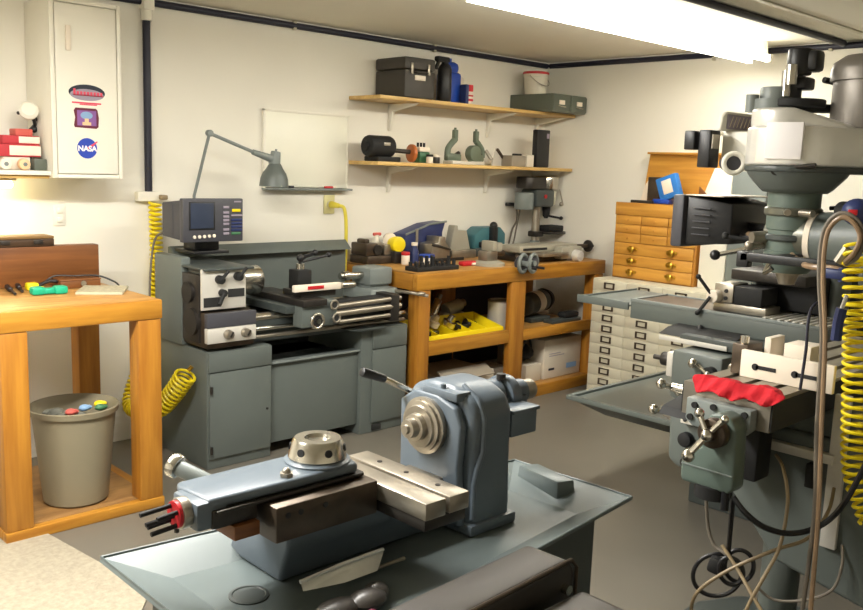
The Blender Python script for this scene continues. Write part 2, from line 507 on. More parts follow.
part(t, 'label', MB().box(4.186, 4.225, 4.135, 4.185, ZU, ZU + .115, .008), 'label')
part(t, 'stripe', MB().box(4.1855, 4.227, 4.1325, 4.1875, ZU + .02, ZU + .035, .002).box(4.1855, 4.227, 4.1325, 4.1875, ZU + .05, ZU + .06, .002).box(4.1855, 4.227, 4.1325, 4.1875, ZU + .08, ZU + .125, .006), 'red')
SHIFT = 0
# drawer box and bucket
t = thing('file_box', 'flat grey-green steel two-drawer file box at the right end of the upper shelf', 'box', (5.05, 4.2, ZU))
part(t, 'case', MB().box(4.95, 5.33, 4.0, 4.395, ZU, ZU + .122, .004), 'boxgrey')
for x in (5.04, 5.24):
    f = part(t, 'drawer', MB().box(x - .088, x + .088, 3.992, 4.001, ZU + .008, ZU + .114, .003), 'boxgrey')
    part(f, 'label_holder', MB().box(x - .03, x + .03, 3.986, 3.993, ZU + .05, ZU + .08, .002), 'label')
    part(f, 'pull', MB().tube([(x - .03, 3.993, ZU + .04), (x - .025, 3.975, ZU + .035), (x + .025, 3.975, ZU + .035), (x + .03, 3.993, ZU + .04)], .004), 'steel')
t = thing('bucket', 'white plastic bucket with a red lid on the file box', 'bucket', (5.04, 4.24, ZU + .1225))
zb = ZU + .1225
part(t, 'body', MB().lathe([(0, .073), (.01, .076), (.12, .086), (.122, .091), (.142, .091)], (5.04, 4.24, zb)), 'translucent')
part(t, 'lid', MB().lathe([(.142, .094), (.156, .094), (.16, .088)], (5.04, 4.24, zb)), 'red')
part(t, 'handle', MB().tube([(5.04 - .09 * math.cos(a), 4.24 - .02 - .075 * math.sin(a), zb + .13 - .07 * math.sin(a)) for a in [PI * i / 12 for i in range(13)]], .003), 'steelw')

# lower shelf
SHIFT = 0.1
t = thing('bench_grinder', 'dark grinder motor with an orange disc on the lower shelf', 'grinder', (3.52, 4.24, ZL))
part(t, 'base', MB().box(3.42, 3.60, 4.16, 4.30, ZL, ZL + .03, .006), 'blackm')
part(t, 'motor', MB().cyl((3.38, 4.23, ZL + .09), (3.575, 4.23, ZL + .09), .066, bev=.02).cyl((3.365, 4.23, ZL + .09), (3.39, 4.23, ZL + .09), .03), 'blackm')
part(t, 'nameplate', MB().cbox((3.49, 4.165, ZL + .105), (.05, .004, .02), bev=.001), 'steelw')
part(t, 'shaft', MB().cyl((3.575, 4.21, ZL + .07), (3.72, 4.19, ZL + .065), .014), 'steeld')
part(t, 'wheel', MB().cyl((3.70, 4.19, ZL + .058), (3.725, 4.185, ZL + .058), .056, bev=.006), 'orange')
SHIFT = 0
SHIFT = 0.085
t = thing('tin', 'green tin with three dark pegs beside the orange disc', 'tin', (3.84, 4.22, ZL))
part(t, 'can', MB().box(3.80, 3.89, 4.19, 4.27, ZL, ZL + .07, .008), 'greentin')
part(t, 'pale_band', MB().box(3.799, 3.891, 4.189, 4.271, ZL + .07, ZL + .10, .006), 'label')
for x in (3.818, 3.845, 3.872):
    part(t, 'peg', MB().cyl((x, 4.23, ZL + .1), (x, 4.23, ZL + .127), .008), 'blackm')
def smallbox(name, x0, x1, y0, y1, z0, h, m, label, cat='box', group=None):
    return solo(name, MB().box(x0, x1, y0, y1, z0, z0 + h, .004), m, label, cat, group)
for (x, m, lb) in ((3.84, 'label', 'small white jar with a dark lid standing right of the green tin'), (3.90, 'steeld', 'small dark jar with a pale lid between the tin and the castings')):
    t = thing('jar', lb, 'jar', (x, 4.14, ZL))
    part(t, 'glass', MB().cyl((x, 4.14, ZL), (x, 4.14, ZL + .04), .022, bev=.004), m)
    part(t, 'lid', MB().cyl((x, 4.14, ZL + .04), (x, 4.14, ZL + .055), .023), 'blackm' if m == 'label' else 'label')
SHIFT = 0
def steady(x, y, z, label, flip, wide):
    t = thing('steady_rest', label, 'machine part', (x, y, z), 'cast steady rests')
    b = MB()
    arc = [(x + wide * flip * .0, y, z + .03)]
    pts = [(x - .055 * flip + .0, y, z + .05), (x - .05 * flip, y, z + .10), (x - .02 * flip, y, z + .135), (x + .01 * flip, y, z + .16)]
    part(t, 'casting', MB().tube(spline(pts), .021, 10).box(x - .07, x + .06, y - .022, y + .022, z + .02, z + .07, .012), 'olive')
    part(t, 'foot', MB().box(x - .065, x + .055, y - .03, y + .03, z, z + .024, .005), 'aluw')
    part(t, 'upper_jaw', MB().box(x + .01 * flip - .016, x + .01 * flip + .016, y - .016, y + .016, z + .15, z + .225, .006).cyl((x + .01 * flip, y, z + .22), (x + .01 * flip, y, z + .238), .008), 'olive')
    part(t, 'side_jaw', MB().cyl((x + .01, y - .002, z + .055), (x + .05, y - .002, z + .075), .014), 'steeld')
    return t
SHIFT = 0.095
steady(4.12, 4.22, ZL, 'grey-green cast steady rest, open side facing right, on the lower shelf', 1, 1)
t = steady(4.34, 4.22, ZL, 'larger grey-green cast steady rest with a round body on the lower shelf', -1, 1)
part(t, 'ring', MB().cyl((4.31, 4.19, ZL + .075), (4.31, 4.25, ZL + .075), .055, bev=.01), 'olive')
part(t, 'clamp_screw', MB().cyl((4.41, 4.2, ZL + .1), (4.43, 4.16, ZL + .04), .012), 'steelw')
smallbox('box', 4.02, 4.27, 4.12, 4.165, ZL, .02, 'aluw', 'flat pale metal bar lying before the castings', 'bar')
SHIFT = 0
SHIFT = 0.115
t = thing('square', 'silver set square leaning left of the small cartons', 'tool', (4.58, 4.22, ZL))
part(t, 'blade', MB().prism([(4.50, ZL), (4.66, ZL), (4.66, ZL + .012), (4.55, ZL + .115), (4.535, ZL + .12)], 'y', 4.24, 4.245, 0), 'aluw')
part(t, 'stock', MB().cbox((4.60, 4.238, ZL + .063), (.155, .022, .018), (0, math.radians(42), 0), .003), 'steelb')
SHIFT = 0
SHIFT = 0.06
smallbox('carton', 4.655, 4.80, 4.14, 4.25, ZL, .075, 'carton', 'small grey carton right of the set square', 'box')
smallbox('carton', 4.802, 4.875, 4.13, 4.24, ZL, .085, 'card', 'small cream carton touching the black case', 'box')
smallbox('tool_bit', 4.715, 4.79, 4.17, 4.2, ZL + .0755, .014, 'blackm', 'black tool lying on the small grey carton', 'tool')
SHIFT = 0
t = thing('case', 'upright black case with a small label at the right end of the lower shelf', 'case', (4.98, 4.22, ZL))
part(t, 'body', MB().box(4.965, 5.105, 4.13, 4.18, ZL, ZL + .265, .008), 'black')
part(t, 'badge', MB().box(5.065, 5.09, 4.126, 4.131, ZL + .205, ZL + .24, .001), 'inkgrey')

# ------------------------------------------------------------------ whiteboard
t = thing('whiteboard', 'framed whiteboard hanging on the wall behind the desk lamp', 'whiteboard', (3.15, 4.38, 1.33))
part(t, 'panel', MB().box(2.86, 3.455, 4.384, 4.399, 1.345, 1.775, .002), 'board')
part(t, 'frame', MB().box(2.848, 2.862, 4.38, 4.399, 1.34, 1.785, .002).box(3.452, 3.466, 4.38, 4.399, 1.34, 1.785, .002).box(2.848, 3.466, 4.38, 4.399, 1.772, 1.786, .002), 'white')
part(t, 'tray', MB().box(2.848, 3.466, 4.335, 4.399, 1.328, 1.34, .003), 'greyl')
for x, m, lb in ((2.99, 'black', 'black marker lying on the whiteboard tray'), (3.3, 'red', 'red marker lying on the whiteboard tray')):
    t = thing('marker', lb, 'marker', (x, 4.36, 1.3405))
    part(t, 'barrel', MB().cyl((x - .03, 4.36, 1.3475), (x + .03, 4.362, 1.3475), .007, n=12), m)
    part(t, 'cap', MB().cyl((x + .03, 4.362, 1.3475), (x + .055, 4.363, 1.3475), .0068, n=12), 'label' if m == 'red' else 'charcoal')

# ------------------------------------------------------------------ wall cabinet and shelf at the left
t = thing('wall_cabinet', 'tall white wall cabinet with three stickers on its door', 'cabinet', (1.72, 4.25, 1.385))
part(t, 'body', MB().box(1.56, 1.885, 4.118, 4.398, 1.385, 2.175, .004), 'white')
part(t, 'frame', MB().box(1.56, 1.58, 4.10, 4.118, 1.385, 2.175, .002).box(1.868, 1.885, 4.10, 4.118, 1.385, 2.175, .002).box(1.581, 1.867, 4.10, 4.118, 1.385, 1.402, .002).box(1.581, 1.867, 4.10, 4.118, 2.158, 2.175, .002), 'white')
d = part(t, 'door', MB().box(1.584, 1.864, 4.102, 4.117, 1.406, 2.153, .003), 'white')
part(d, 'handle', MB().box(1.628, 1.652, 4.088, 4.103, 1.95, 2.06, .005), 'label')
YS = 4.1015
s = part(t, 'oval_sticker', MB().lathe([(0, .5), (.0015, .5)], (0, 0, 0), (0, -1, 0), 32), 'inkdark', 'dark oval sticker with red lettering')
def disc(x, z, rx, rz, y, h=.0008):
    b = MB(); b.lathe([(0, 1.0), (h, 1.0)], (0, 0, 0), (0, -1, 0), 36)
    bmesh.ops.transform(b.bm, matrix=Matrix.Translation((x, y, z)) @ Matrix.Diagonal((rx, 1, rz, 1)), verts=b.bm.verts[:])
    return b
bpy.data.objects.remove(s)
SX = 1.717
s = part(t, 'oval_sticker', disc(SX + .005, 1.772, .084, .036, YS), 'inkdark', 'dark oval sticker with red lettering')
part(s, 'grey_band', disc(SX + .005, 1.762, .078, .026, YS - .0008), 'inkgrey')
b = MB()
for i in range(9):
    x = SX - .058 + i * .0155
    hh = .03 if i == 0 else .019
    b.box(x, x + .010, YS - .0026, YS - .0016, 1.757, 1.757 + hh, .0)
    b.box(x, x + .0145, YS - .0026, YS - .0016, 1.757, 1.762, .0)
part(s, 'red_lettering', b, 'inkred')
part(s, 'red_streak', MB().box(SX - .065, SX + .07, YS - .001, YS, 1.722, 1.729, 0).box(SX - .03, SX + .05, YS - .001, YS, 1.716, 1.721, 0), 'inkred')
s = part(t, 'square_sticker', MB().prism([(SX - .055 + .0, 1.615), (SX + .045, 1.612), (SX + .055, 1.62), (SX + .058, 1.66), (SX + .052, 1.695), (SX + .045, 1.703), (SX - .05, 1.703), (SX - .058, 1.69), (SX - .052, 1.66), (SX - .058, 1.625)], 'y', YS - .001, YS, .0), 'maroon', 'rounded square badge with a maroon rim')
part(s, 'picture', MB().box(SX - .043, SX + .045, YS - .002, YS - .001, 1.624, 1.692, 0), 'purple')
part(s, 'sky_patch', disc(SX, 1.67, .028, .017, YS - .002), 'skyblue')
part(s, 'peach_patch', MB().box(SX - .02, SX + .02, YS - .003, YS - .002, 1.626, 1.64, 0).box(SX - .009, SX + .009, YS - .003, YS - .002, 1.64, 1.656, 0), 'peach')
s = part(t, 'round_sticker', disc(SX, 1.522, .0465, .0465, YS), 'inkblue', 'round blue sticker with white letters')
part(s, 'red_swoosh', MB().mesh([(SX - .02, YS - .0012, 1.513), (SX + .046, YS - .0012, 1.556), (SX + .05, YS - .0012, 1.552), (SX + .012, YS - .0012, 1.52)], [(0, 1, 2, 3)]), 'inkred')
part(s, 'white_lettering', text_mb('NASA', .034, face_mY(SX, YS - .0022, 1.520), .0004, .0012), 'inkwhite')

t = thing('shelf', 'short white shelf fixed to the side of the white wall cabinet', 'shelf', (1.2, 4.25, 1.38))
part(t, 'board', MB().box(.75, 1.558, 4.12, 4.398, 1.395, 1.415, .003), 'white')
part(t, 'bottom_strip', MB().box(.75, 1.557, 4.14, 4.398, 1.380, 1.3945, .002), 'shelfwood')
t = thing('strip_lamp', 'small glowing lamp fixed under the white shelf', 'lamp', (1.3, 4.2, 1.335))
part(t, 'base', MB().box(1.0, 1.435, 4.20, 4.27, 1.366, 1.3795, .004), 'cream')
part(t, 'tube', MB().cyl((1.02, 4.235, 1.350), (1.425, 4.235, 1.350), .0155, bev=.006), 'lampglow')
ZS = 1.4155
smallbox('box', 1.50, 1.59 - .035, 4.16, 4.28, ZS, .052, 'boxgrey', 'small dark box on the white shelf against the cabinet', 'box')
smallbox('box', 1.38, 1.497, 4.20, 4.30, ZS, .058, 'label', 'white flat box underneath the red and white boxes', 'box')
t = thing('box', 'largest red and white box, lowest of the red stack on the shelf', 'box', (1.45, 4.25, ZS + .0585), 'red and white boxes')
z = ZS + .0585
part(t, 'carton', MB().box(1.30, 1.54, 4.19, 4.30, z, z + .055, .003), 'redbox')
part(t, 'white_panel', MB().box(1.405, 1.541, 4.1885, 4.2905, z + .006, z + .049, .001), 'label')
z += .0555
t = thing('box', 'middle red and white box of the stack on the white shelf', 'box', (1.45, 4.25, z), 'red and white boxes')
part(t, 'carton', MB().box(1.38, 1.54, 4.20, 4.30, z, z + .038, .003), 'redbox')
part(t, 'white_panel', MB().box(1.45, 1.541, 4.1985, 4.2905, z + .005, z + .034, .001), 'label')
z += .0385
solo('box', MB().box(1.44, 1.515, 4.21, 4.29, z, z + .03, .003), 'pinkbox', 'small faded red box on top of the red stack', 'box', 'red and white boxes')
for x, m, lb in ((1.375, 'label', 'white roll lying at the left end of the white shelf'), (1.455, 'peach', 'cream roll lying before the red boxes on the shelf')):
    t = thing('roll', lb, 'roll', (x, 4.16, ZS))
    part(t, 'roll_body', MB().cyl((x, 4.145, ZS + .026), (x, 4.185, ZS + .026), .025, bev=.006), m)
    part(t, 'core', MB().cyl((x, 4.142, ZS + .026), (x, 4.146, ZS + .026), .009), 'greyl')
t = thing('magnifier', 'small white oval lamp head on a black jointed arm standing on the shelf', 'lamp', (1.555, 4.3, ZS))
part(t, 'arm', MB().tube([(1.545, 4.335, ZS), (1.545, 4.335, 1.595), (1.555, 4.29, 1.62), (1.535, 4.25, 1.65)], .008), 'black')
part(t, 'joint', MB().ball((1.55, 4.29, 1.60), .016).ball((1.55, 4.28, 1.645), .013).ball((1.468, 4.245, 1.668), .008), 'black')
part(t, 'head', MB().lathe([(0, .030), (.004, .040), (.022, .042), (.034, .030)], (1.512, 4.245, 1.675), (-.25, -.85, .35), 28), 'white')

# ------------------------------------------------------------------ left wooden bench
t = thing('workbench', 'short wooden workbench with a tall stained backboard at the left', 'workbench', (1.41, 3.8, 0))
part(t, 'top', MB().box(1.085, 1.737, 3.47, 4.15, .872, .907, .004), 'ply')
part(t, 'apron', MB().box(1.083, 1.739, 3.43, 3.47, .826, .907, .005), 'pineX')
part(t, 'apron', MB().box(1.70, 1.737, 3.471, 4.15, .826, .871, .004), 'pineY')
part(t, 'apron', MB().box(1.085, 1.12, 3.471, 4.15, .826, .871, .004), 'pineY')
for (x, y) in ((1.09, 3.433), (1.632, 3.433), (1.632, 4.05), (1.09, 4.05)):
    part(t, 'leg', MB().box(x, x + .102, y, y + .09, .045, .8255, .006), 'pineZ')
part(t, 'bottom_rail', MB().box(1.085, 1.739, 3.43, 3.47, 0, .0445, .004), 'pineX')
part(t, 'bottom_rail', MB().box(1.085, 1.125, 3.471, 4.15, 0, .0445, .004), 'pineY')
part(t, 'bottom_rail', MB().box(1.70, 1.739, 3.471, 4.15, 0, .0445, .004), 'pineY')
part(t, 'bottom_shelf', MB().box(1.126, 1.699, 3.471, 4.15, .020, .0445, .002), 'plydark')
part(t, 'backboard', MB().box(.95, 1.735, 4.04, 4.10, .908, 1.085, .005), 'redwood')
t = thing('case', 'long dark wooden case lying on top of the stained backboard', 'case', (1.25, 4.09, 1.0855))
part(t, 'body', MB().box(.95, 1.53, 4.035, 4.15, 1.0855, 1.118, .003), 'darkwood')
part(t, 'lid', MB().box(.95, 1.53, 4.035, 4.15, 1.1185, 1.130, .003), mat('case_lid', (128, 98, 56), .5))
for x in (1.32, 1.46):
    part(t, 'catch', MB().box(x - .02, x + .02, 4.029, 4.036, 1.095, 1.115, .002), 'steeld')
ZB = .9075
t = thing('level', 'teal-green dumbbell shaped tool lying on the wooden bench', 'tool', (1.41, 3.79, ZB))
part(t, 'body', MB().box(1.335, 1.39, 3.77, 3.82, ZB, ZB + .034, .010).box(1.425, 1.48, 3.76, 3.81, ZB, ZB + .034, .010).box(1.38, 1.44, 3.772, 3.806, ZB + .002, ZB + .027, .008), 'green')
t = thing('clamp', 'small yellow spring clamp behind the teal-green tool', 'tool', (1.39, 3.9, ZB))
part(t, 'jaw', MB().box(1.36, 1.41, 3.90, 3.94, ZB + .002, ZB + .035, .008).box(1.395, 1.425, 3.88, 3.91, ZB, ZB + .02, .006), 'yellow')
part(t, 'grip', MB().tube([(1.41, 3.92, ZB + .02), (1.46, 3.93, ZB + .035), (1.52, 3.94, ZB + .03)], .008), 'black')
for (a, b_, lb) in (((1.20, 3.81, ZB + .009), (1.25, 3.98, ZB + .012), 'leftmost black handled tool on the wooden bench'), ((1.275, 3.80, ZB + .009), (1.31, 4.0, ZB + .012), 'middle black handled tool on the wooden bench'), ((1.325, 3.86, ZB + .009), (1.36, 4.02, ZB + .012), 'black handled tool on the bench nearest the teal-green tool')):
    a = Vector(a); b_ = Vector(b_); m_ = a.lerp(b_, .55)
    t = thing('screwdriver', lb, 'tool', a, 'black tools on the wooden bench')
    part(t, 'grip', MB().cyl(m_, b_, .010, .012, bev=.005), 'black')
    part(t, 'shank', MB().cyl(a, m_, .006, n=12), 'steeld')
mr = Matrix.Translation((1.625, 3.755, ZB)) @ Matrix.Rotation(math.radians(-32), 4, 'Z')
t = thing('manual', 'grey printed pad lying flat on the corner of the wooden bench', 'booklet', (1.625, 3.755, ZB))
part(t, 'pages', MB(mr).box(-.095, .095, -.105, .105, 0, .011, .002), 'paper')
part(t, 'cover', MB(mr).box(-.093, .093, -.103, .103, .0112, .0125, .0), mat('pad_print', (186, 178, 150), .6, scale=70, rgb2=(150, 142, 122)))
t = thing('box', 'small reddish wooden box under the black cable on the bench', 'box', (1.58, 3.95, ZB))
part(t, 'body', MB().box(1.50, 1.68, 3.90, 4.0, ZB, ZB + .032, .003), 'redwood')
part(t, 'lid', MB().box(1.498, 1.682, 3.898, 4.002, ZB + .0325, ZB + .040, .003), 'redwood')
part(t, 'knob', MB().cyl((1.60, 3.893, ZB + .02), (1.60, 3.899, ZB + .02), .012), 'steelw')
solo('cable', MB().tube(spline([(1.45, 3.99, ZB + .012), (1.50, 3.97, ZB + .05), (1.58, 3.95, ZB + .049), (1.68, 3.93, ZB + .046), (1.74, 3.90, ZB + .02), (1.75, 3.87, ZB + .005)]), .004), 'black', 'thin black cable lying over the small reddish box', 'cable')

# waste bin
t = thing('waste_bin', 'grey round plastic waste bin under the wooden bench', 'bin', (1.44, 3.64, .0455))
part(t, 'body', MB().lathe([(0, .120), (.008, .130), (.385, .167), (.387, .178), (.41, .182), (.413, .176), (.375, .162), (.02, .122), (.012, .0)], (1.44, 3.64, .0455), cap=False), 'bin')
b = MB()
for i in range(26):
    a = random.uniform(0, 2 * PI); r = random.uniform(0, .11)
    b.ball((1.43 + r * math.cos(a), 3.655 + r * math.sin(a), .385 + random.uniform(0, .03)), random.uniform(.025, .04), (1, random.uniform(.5, 1), random.uniform(.4, .8)), 8)
solo('litter', b, mat('litter_grey', (120, 120, 108), .8, var=.4, scale=16), 'crumpled litter filling the grey waste bin', 'rubbish', None, 'stuff')
for (x, y, m, lb) in ((1.48, 3.63, 'skyblue', 'crumpled pale blue wrapper on top of the waste bin'), (1.535, 3.60, 'greentin', 'green scrap near the right rim of the waste bin'), (1.555, 3.655, 'yellow', 'yellow scrap at the right rim of the waste bin'), (1.41, 3.60, 'pinkbox', 'reddish scrap in the middle of the waste bin')):
    solo('wrapper', MB().ball((x, y, .437), .024, (1, .8, .6), 8).ball((x + .02, y + .01, .434), .018, (1, .7, .6), 6), m, lb, 'rubbish')

# ------------------------------------------------------------------ coiled yellow air hose behind the bench
hp = [(2.12, 4.33, 1.26), (2.12, 4.33, .9), (2.10, 4.33, .55), (2.0, 4.26, .33), (2.05, 4.20, .29), (2.12, 4.18, .36), (2.2, 4.17, .46)]
hp = [(2.165, 4.34, 1.26), (2.165, 4.34, .8), (2.08, 4.32, .47), (1.96, 4.22, .24), (1.985, 3.98, .27), (2.015, 3.88, .36), (2.045, 3.80, .47)]
t = thing('air_hose', 'coiled yellow air hose hanging between wooden bench and large lathe', 'hose', (2.1, 4.3, .3))
part(t, 'coil', MB().tube(coil(hp, .028, 66, .007, 14, 8, .048, 2.0), .0075, 6), 'yellow')
part(t, 'fitting', MB().cyl((2.05, 3.79, .49), (2.065, 3.78, .51), .010), 'brass')

# ------------------------------------------------------------------ large engine lathe
L = thing('lathe', 'large grey metal lathe with a splash back standing against the wall', 'lathe', (2.74, 4.0, 0))
ZP = .585
part(L, 'left_pedestal', MB().box(2.105, 2.465, 3.71, 4.22, .0, ZP, .006), 'grey')
d = part(L, 'door', MB().box(2.112, 2.458, 3.698, 3.711, .055, .478, .003), 'grey')
for z in (.40, .10):
    part(d, 'hinge', MB().cyl((2.118, 3.692, z - .018), (2.118, 3.692, z + .018), .007), 'steeld')
part(d, 'lock', MB().cyl((2.435, 3.694, .26), (2.435, 3.699, .26), .006), 'steeld')
part(L, 'panel', MB().box(2.108, 2.462, 3.698, 3.711, .484, ZP - .004, .003), 'grey')
part(L, 'right_pedestal', MB().box(3.05, 3.385, 3.71, 4.22, 0, .60, .006), 'grey')
part(L, 'door', MB().box(3.125, 3.375, 3.698, 3.711, .06, .475, .003), 'grey')
part(L, 'panel', MB().box(3.125, 3.378, 3.699, 3.711, .482, .594, .003), 'grey')
part(L, 'vent', MB().box(3.135, 3.20, 3.702, 3.711, .012, .045, .001), 'dark')
part(L, 'front_panel', MB().box(2.466, 3.049, 3.735, 3.76, .06, .475, .003), 'grey')
part(L, 'panel_lip', MB().box(2.466, 3.049, 3.715, 3.775, .476, .486, .003), 'greyl')
part(L, 'chip_tray', MB().box(2.466, 3.049, 3.80, 4.22, .44, .455, .002).box(2.466, 3.049, 4.20, 4.22, .455, .66, .002), 'greyd')
part(L, 'tray_wing', MB().prism([(3.0, .60), (3.18, .60), (3.18, .612), (2.93, .612)], 'y', 3.66, 3.85, .002), 'greyd')
part(L, 'bed', MB().box(2.2, 3.39, 3.78, 4.05, .585, .70, .006).box(2.25, 3.39, 3.76, 3.80, .63, .66, .003), 'greyd')
part(L, 'way', MB().prism([(3.775, .70), (3.825, .70), (3.825, .718), (3.80, .733), (3.775, .718)], 'x', 2.33, 3.392, .002), 'steel')
part(L, 'way', MB().prism([(4.0, .70), (4.05, .70), (4.05, .718), (4.025, .733), (4.0, .718)], 'x', 2.33, 3.392, .002), 'steel')
part(L, 'lead_screw', MB().cyl((2.33, 3.735, .665), (3.38, 3.735, .665), .011), 'steel')
part(L, 'feed_rod', MB().cyl((2.33, 3.735, .625), (3.38, 3.735, .625), .010), 'steelw')
# headstock
part(L, 'headstock', MB().box(2.12, 2.335, 3.735, 4.12, .775, .975, .012).box(2.09, 2.36, 3.70, 4.16, .973, .985, .004), 'greyd')
part(L, 'gear_cover', MB().box(2.085, 2.14, 3.92, 4.2, .585, 1.02, .012), 'grey')
part(L, 'end_bracket', MB().box(2.09, 2.12, 3.76, 3.92, .62, .95, .005).cyl((2.075, 3.85, .86), (2.1, 3.85, .86), .05).cyl((2.075, 3.82, .72), (2.1, 3.82, .72), .065), 'steeld')
part(L, 'head_plate', MB().box(2.085, 2.325, 3.722, 3.736, .785, .980, .003), 'aluw')
part(L, 'plate_print', MB().box(2.095, 2.185, 3.719, 3.7235, .80, .845, 0).box(2.225, 2.315, 3.719, 3.7235, .84, .88, 0), 'dark')
for (x, z, a) in ((2.175, .93, .7), (2.275, .94, .7)):
    part(L, 'selector', MB().cyl((x, 3.725, z), (x, 3.69, z), .021, bev=.004).tube([(x, 3.695, z), (x + .03, 3.68, z + .045)], .008), 'blackm')
part(L, 'selector', MB().cyl((2.19, 3.725, .865), (2.19, 3.69, .865), .018, bev=.004).tube([(2.19, 3.695, .865), (2.155, 3.68, .815)], .010), 'blackm')
part(L, 'gearbox', MB().box(2.10, 2.36, 3.70, 4.0, .60, .772, .008), 'steelb')
g = part(L, 'gearbox_panel', MB().box(2.085, 2.35, 3.668, 3.70, .632, .705, .004), 'aluw')
part(L, 'gearbox_chart', MB().box(2.085, 2.35, 3.668, 3.70, .707, .775, .004), 'charcoal')
for x in (2.19, 2.285):
    k = part(L, 'knob', MB().cyl((x, 3.668, .672), (x, 3.635, .672), .024, .021, bev=.004), 'steelw')
    part(k, 'pointer', MB().cbox((x + .004, 3.632, .674), (.009, .006, .03), (0, .5, 0), .002), 'steeld')
# spindle nose + chuck
part(L, 'spindle', MB().cyl((2.33, 3.93, .885), (2.38, 3.93, .885), .05), 'steeld')
part(L, 'chuck', MB().lathe([(0, .045), (.004, .066), (.03, .07), (.034, .0715), (.14, .0755), (.146, .072), (.15, .066), (.152, .04), (.13, .03)], (2.375, 3.93, .885), (1, 0, 0), 36), 'steel')
# splash back
part(L, 'splash_back', MB().box(2.2, 3.35, 4.245, 4.262, .60, 1.0, .003), 'grey')
part(L, 'splash_top', MB().prism([(4.19, .985), (4.275, .985), (4.275, 1.035), (4.25, 1.04)], 'x', 2.2, 3.352, .003), 'grey')
# carriage
part(L, 'saddle', MB().box(2.53, 2.84, 3.68, 4.10, .735, .775, .005), 'greyd')
part(L, 'cross_slide', MB().box(2.58, 2.73, 3.60, 4.12, .775, .81, .005), 'steeld')
part(L, 'apron', MB().box(2.585, 2.81, 3.62, 3.70, .665, .80, .008), 'grey')
w = part(L, 'handwheel', MB().ring((2.65, 3.575, .705), (0, -1, 0), .036, .008).cyl((2.65, 3.62, .705), (2.65, 3.56, .705), .013), 'steel')
part(w, 'hub', MB().cyl((2.65, 3.585, .705), (2.65, 3.577, .705), .03), 'dark')
for (x, z) in ((2.775, .775), (2.79, .705)):
    k = part(L, 'control_ring', MB().ring((x, 3.60, z), (0, -1, 0), .022, .006), 'steelw')
    part(k, 'core', MB().cyl((x, 3.62, z), (x, 3.598, z), .017), 'dark')
part(L, 'compound', MB().box(2.625, 2.845, 3.68, 3.85, .81, .842, .005), 'steeld')
tp = part(L, 'tool_post', MB().box(2.640, 2.725, 3.73, 3.82, .842, .945, .006), 'blackm')
part(tp, 'clamp_collar', MB().cyl((2.682, 3.775, .945), (2.682, 3.775, .975), .022), 'steel')
part(tp, 'clamp_lever', MB().tube([(2.682, 3.775, .97), (2.682, 3.775, 1.0), (2.765, 3.76, 1.03)], .010).ball((2.682, 3.775, 1.003), .02).ball((2.765, 3.76, 1.03), .016).tube([(2.695, 3.77, .985), (2.835, 3.74, 1.015)], .007).ball((2.840, 3.74, 1.018), .015), 'black')
sc = part(L, 'scale_bar', MB().box(2.565, 2.86, 3.655, 3.68, .845, .880, .004), 'label')
part(sc, 'red_label', MB().box(2.645, 2.745, 3.652, 3.6555, .855, .872, 0), 'red')
part(L, 'cross_handle', MB().cyl((2.86, 3.66, .862), (2.95, 3.66, .862), .017, bev=.003), 'steel')
# front attachment rails
part(L, 'front_rail', MB().cyl((2.80, 3.63, .76), (3.28, 3.66, .765), .013).cyl((2.80, 3.63, .72), (3.28, 3.66, .722), .016).cyl((2.82, 3.63, .675), (3.28, 3.66, .675), .011), 'steelw')
part(L, 'rail_bracket', MB().box(3.20, 3.26, 3.64, 3.78, .64, .79, .006), 'steeld')
part(L, 'rail_guard', MB().box(2.85, 3.24, 3.70, 3.77, .66, .775, .006), 'dark')
# tailstock
part(L, 'tailstock_base', MB().box(3.17, 3.39, 3.78, 4.05, .735, .80, .01, taper=.9), 'greyl')
part(L, 'tailstock', MB().box(3.20, 3.37, 3.83, 4.0, .815, .915, .014).box(3.22, 3.36, 3.85, 3.98, .795, .82, .004), 'greyl')
part(L, 'quill', MB().cyl((3.04, 3.90, .872), (3.21, 3.90, .872), .018).cyl((3.06, 3.90, .872), (3.10, 3.90, .872), .027), 'steel')
part(L, 'tailstock_wheel', MB().cyl((3.37, 3.91, .872), (3.395, 3.91, .872), .035, bev=.005), 'steeld')
part(L, 'lock_lever', MB().tube([(3.36, 3.82, .78), (3.37, 3.66, .785), (3.44, 3.60, .77)], .010).ball((3.40, 3.62, .782), .022, (1.6, .8, .6)), 'steelw')

# digital readout on the lathe
mr = Matrix.Translation((2.285, 3.96, 1.085)) @ Matrix.Rotation(math.radians(0), 4, 'Z')
t = thing('digital_readout', 'dark grey digital readout box standing on the large lathe', 'display', (2.285, 4.05, 1.02))
part(t, 'case', MB(mr).hexa([(-.164, .03, .008), (.155, .03, .008), (.13, .215, .022), (-.166, .215, .018)], [(-.164, .03, .205), (.155, .03, .205), (.13, .215, .182), (-.166, .215, .186)], .006), 'charcoal')
part(t, 'case_rib', MB().box(2.117, 2.13, 4.06, 4.066, 1.11, 1.278, .001), 'charcoal')
f = part(t, 'bezel', MB(mr).box(-.168, .168, -.005, .032, 0, .215, .006), 'charcoal')
part(f, 'screen', MB(mr).box(-.128, -.002, -.0075, -.004, .068, .192, .002), 'screen')
part(f, 'screen_rim', MB(mr).box(-.136, .006, -.0065, -.0035, .06, .20, .002), 'black')
for i in range(5):
    part(f, 'button', MB(mr).cyl((-.108 + i * .027, -.004, .026 + i * .001), (-.108 + i * .027, -.012, .026 + i * .001), .0085, bev=.002), 'label')
for i, z in enumerate((.172, .145, .125, .107, .088, .06, .04)):
    part(f, 'button', MB(mr).box(.052, .085, -.010, -.004, z - .006, z + .006, .002), 'inkgrey')
part(f, 'button', MB(mr).box(.103, .15, -.010, -.004, .148, .163, .002), 'yellow')
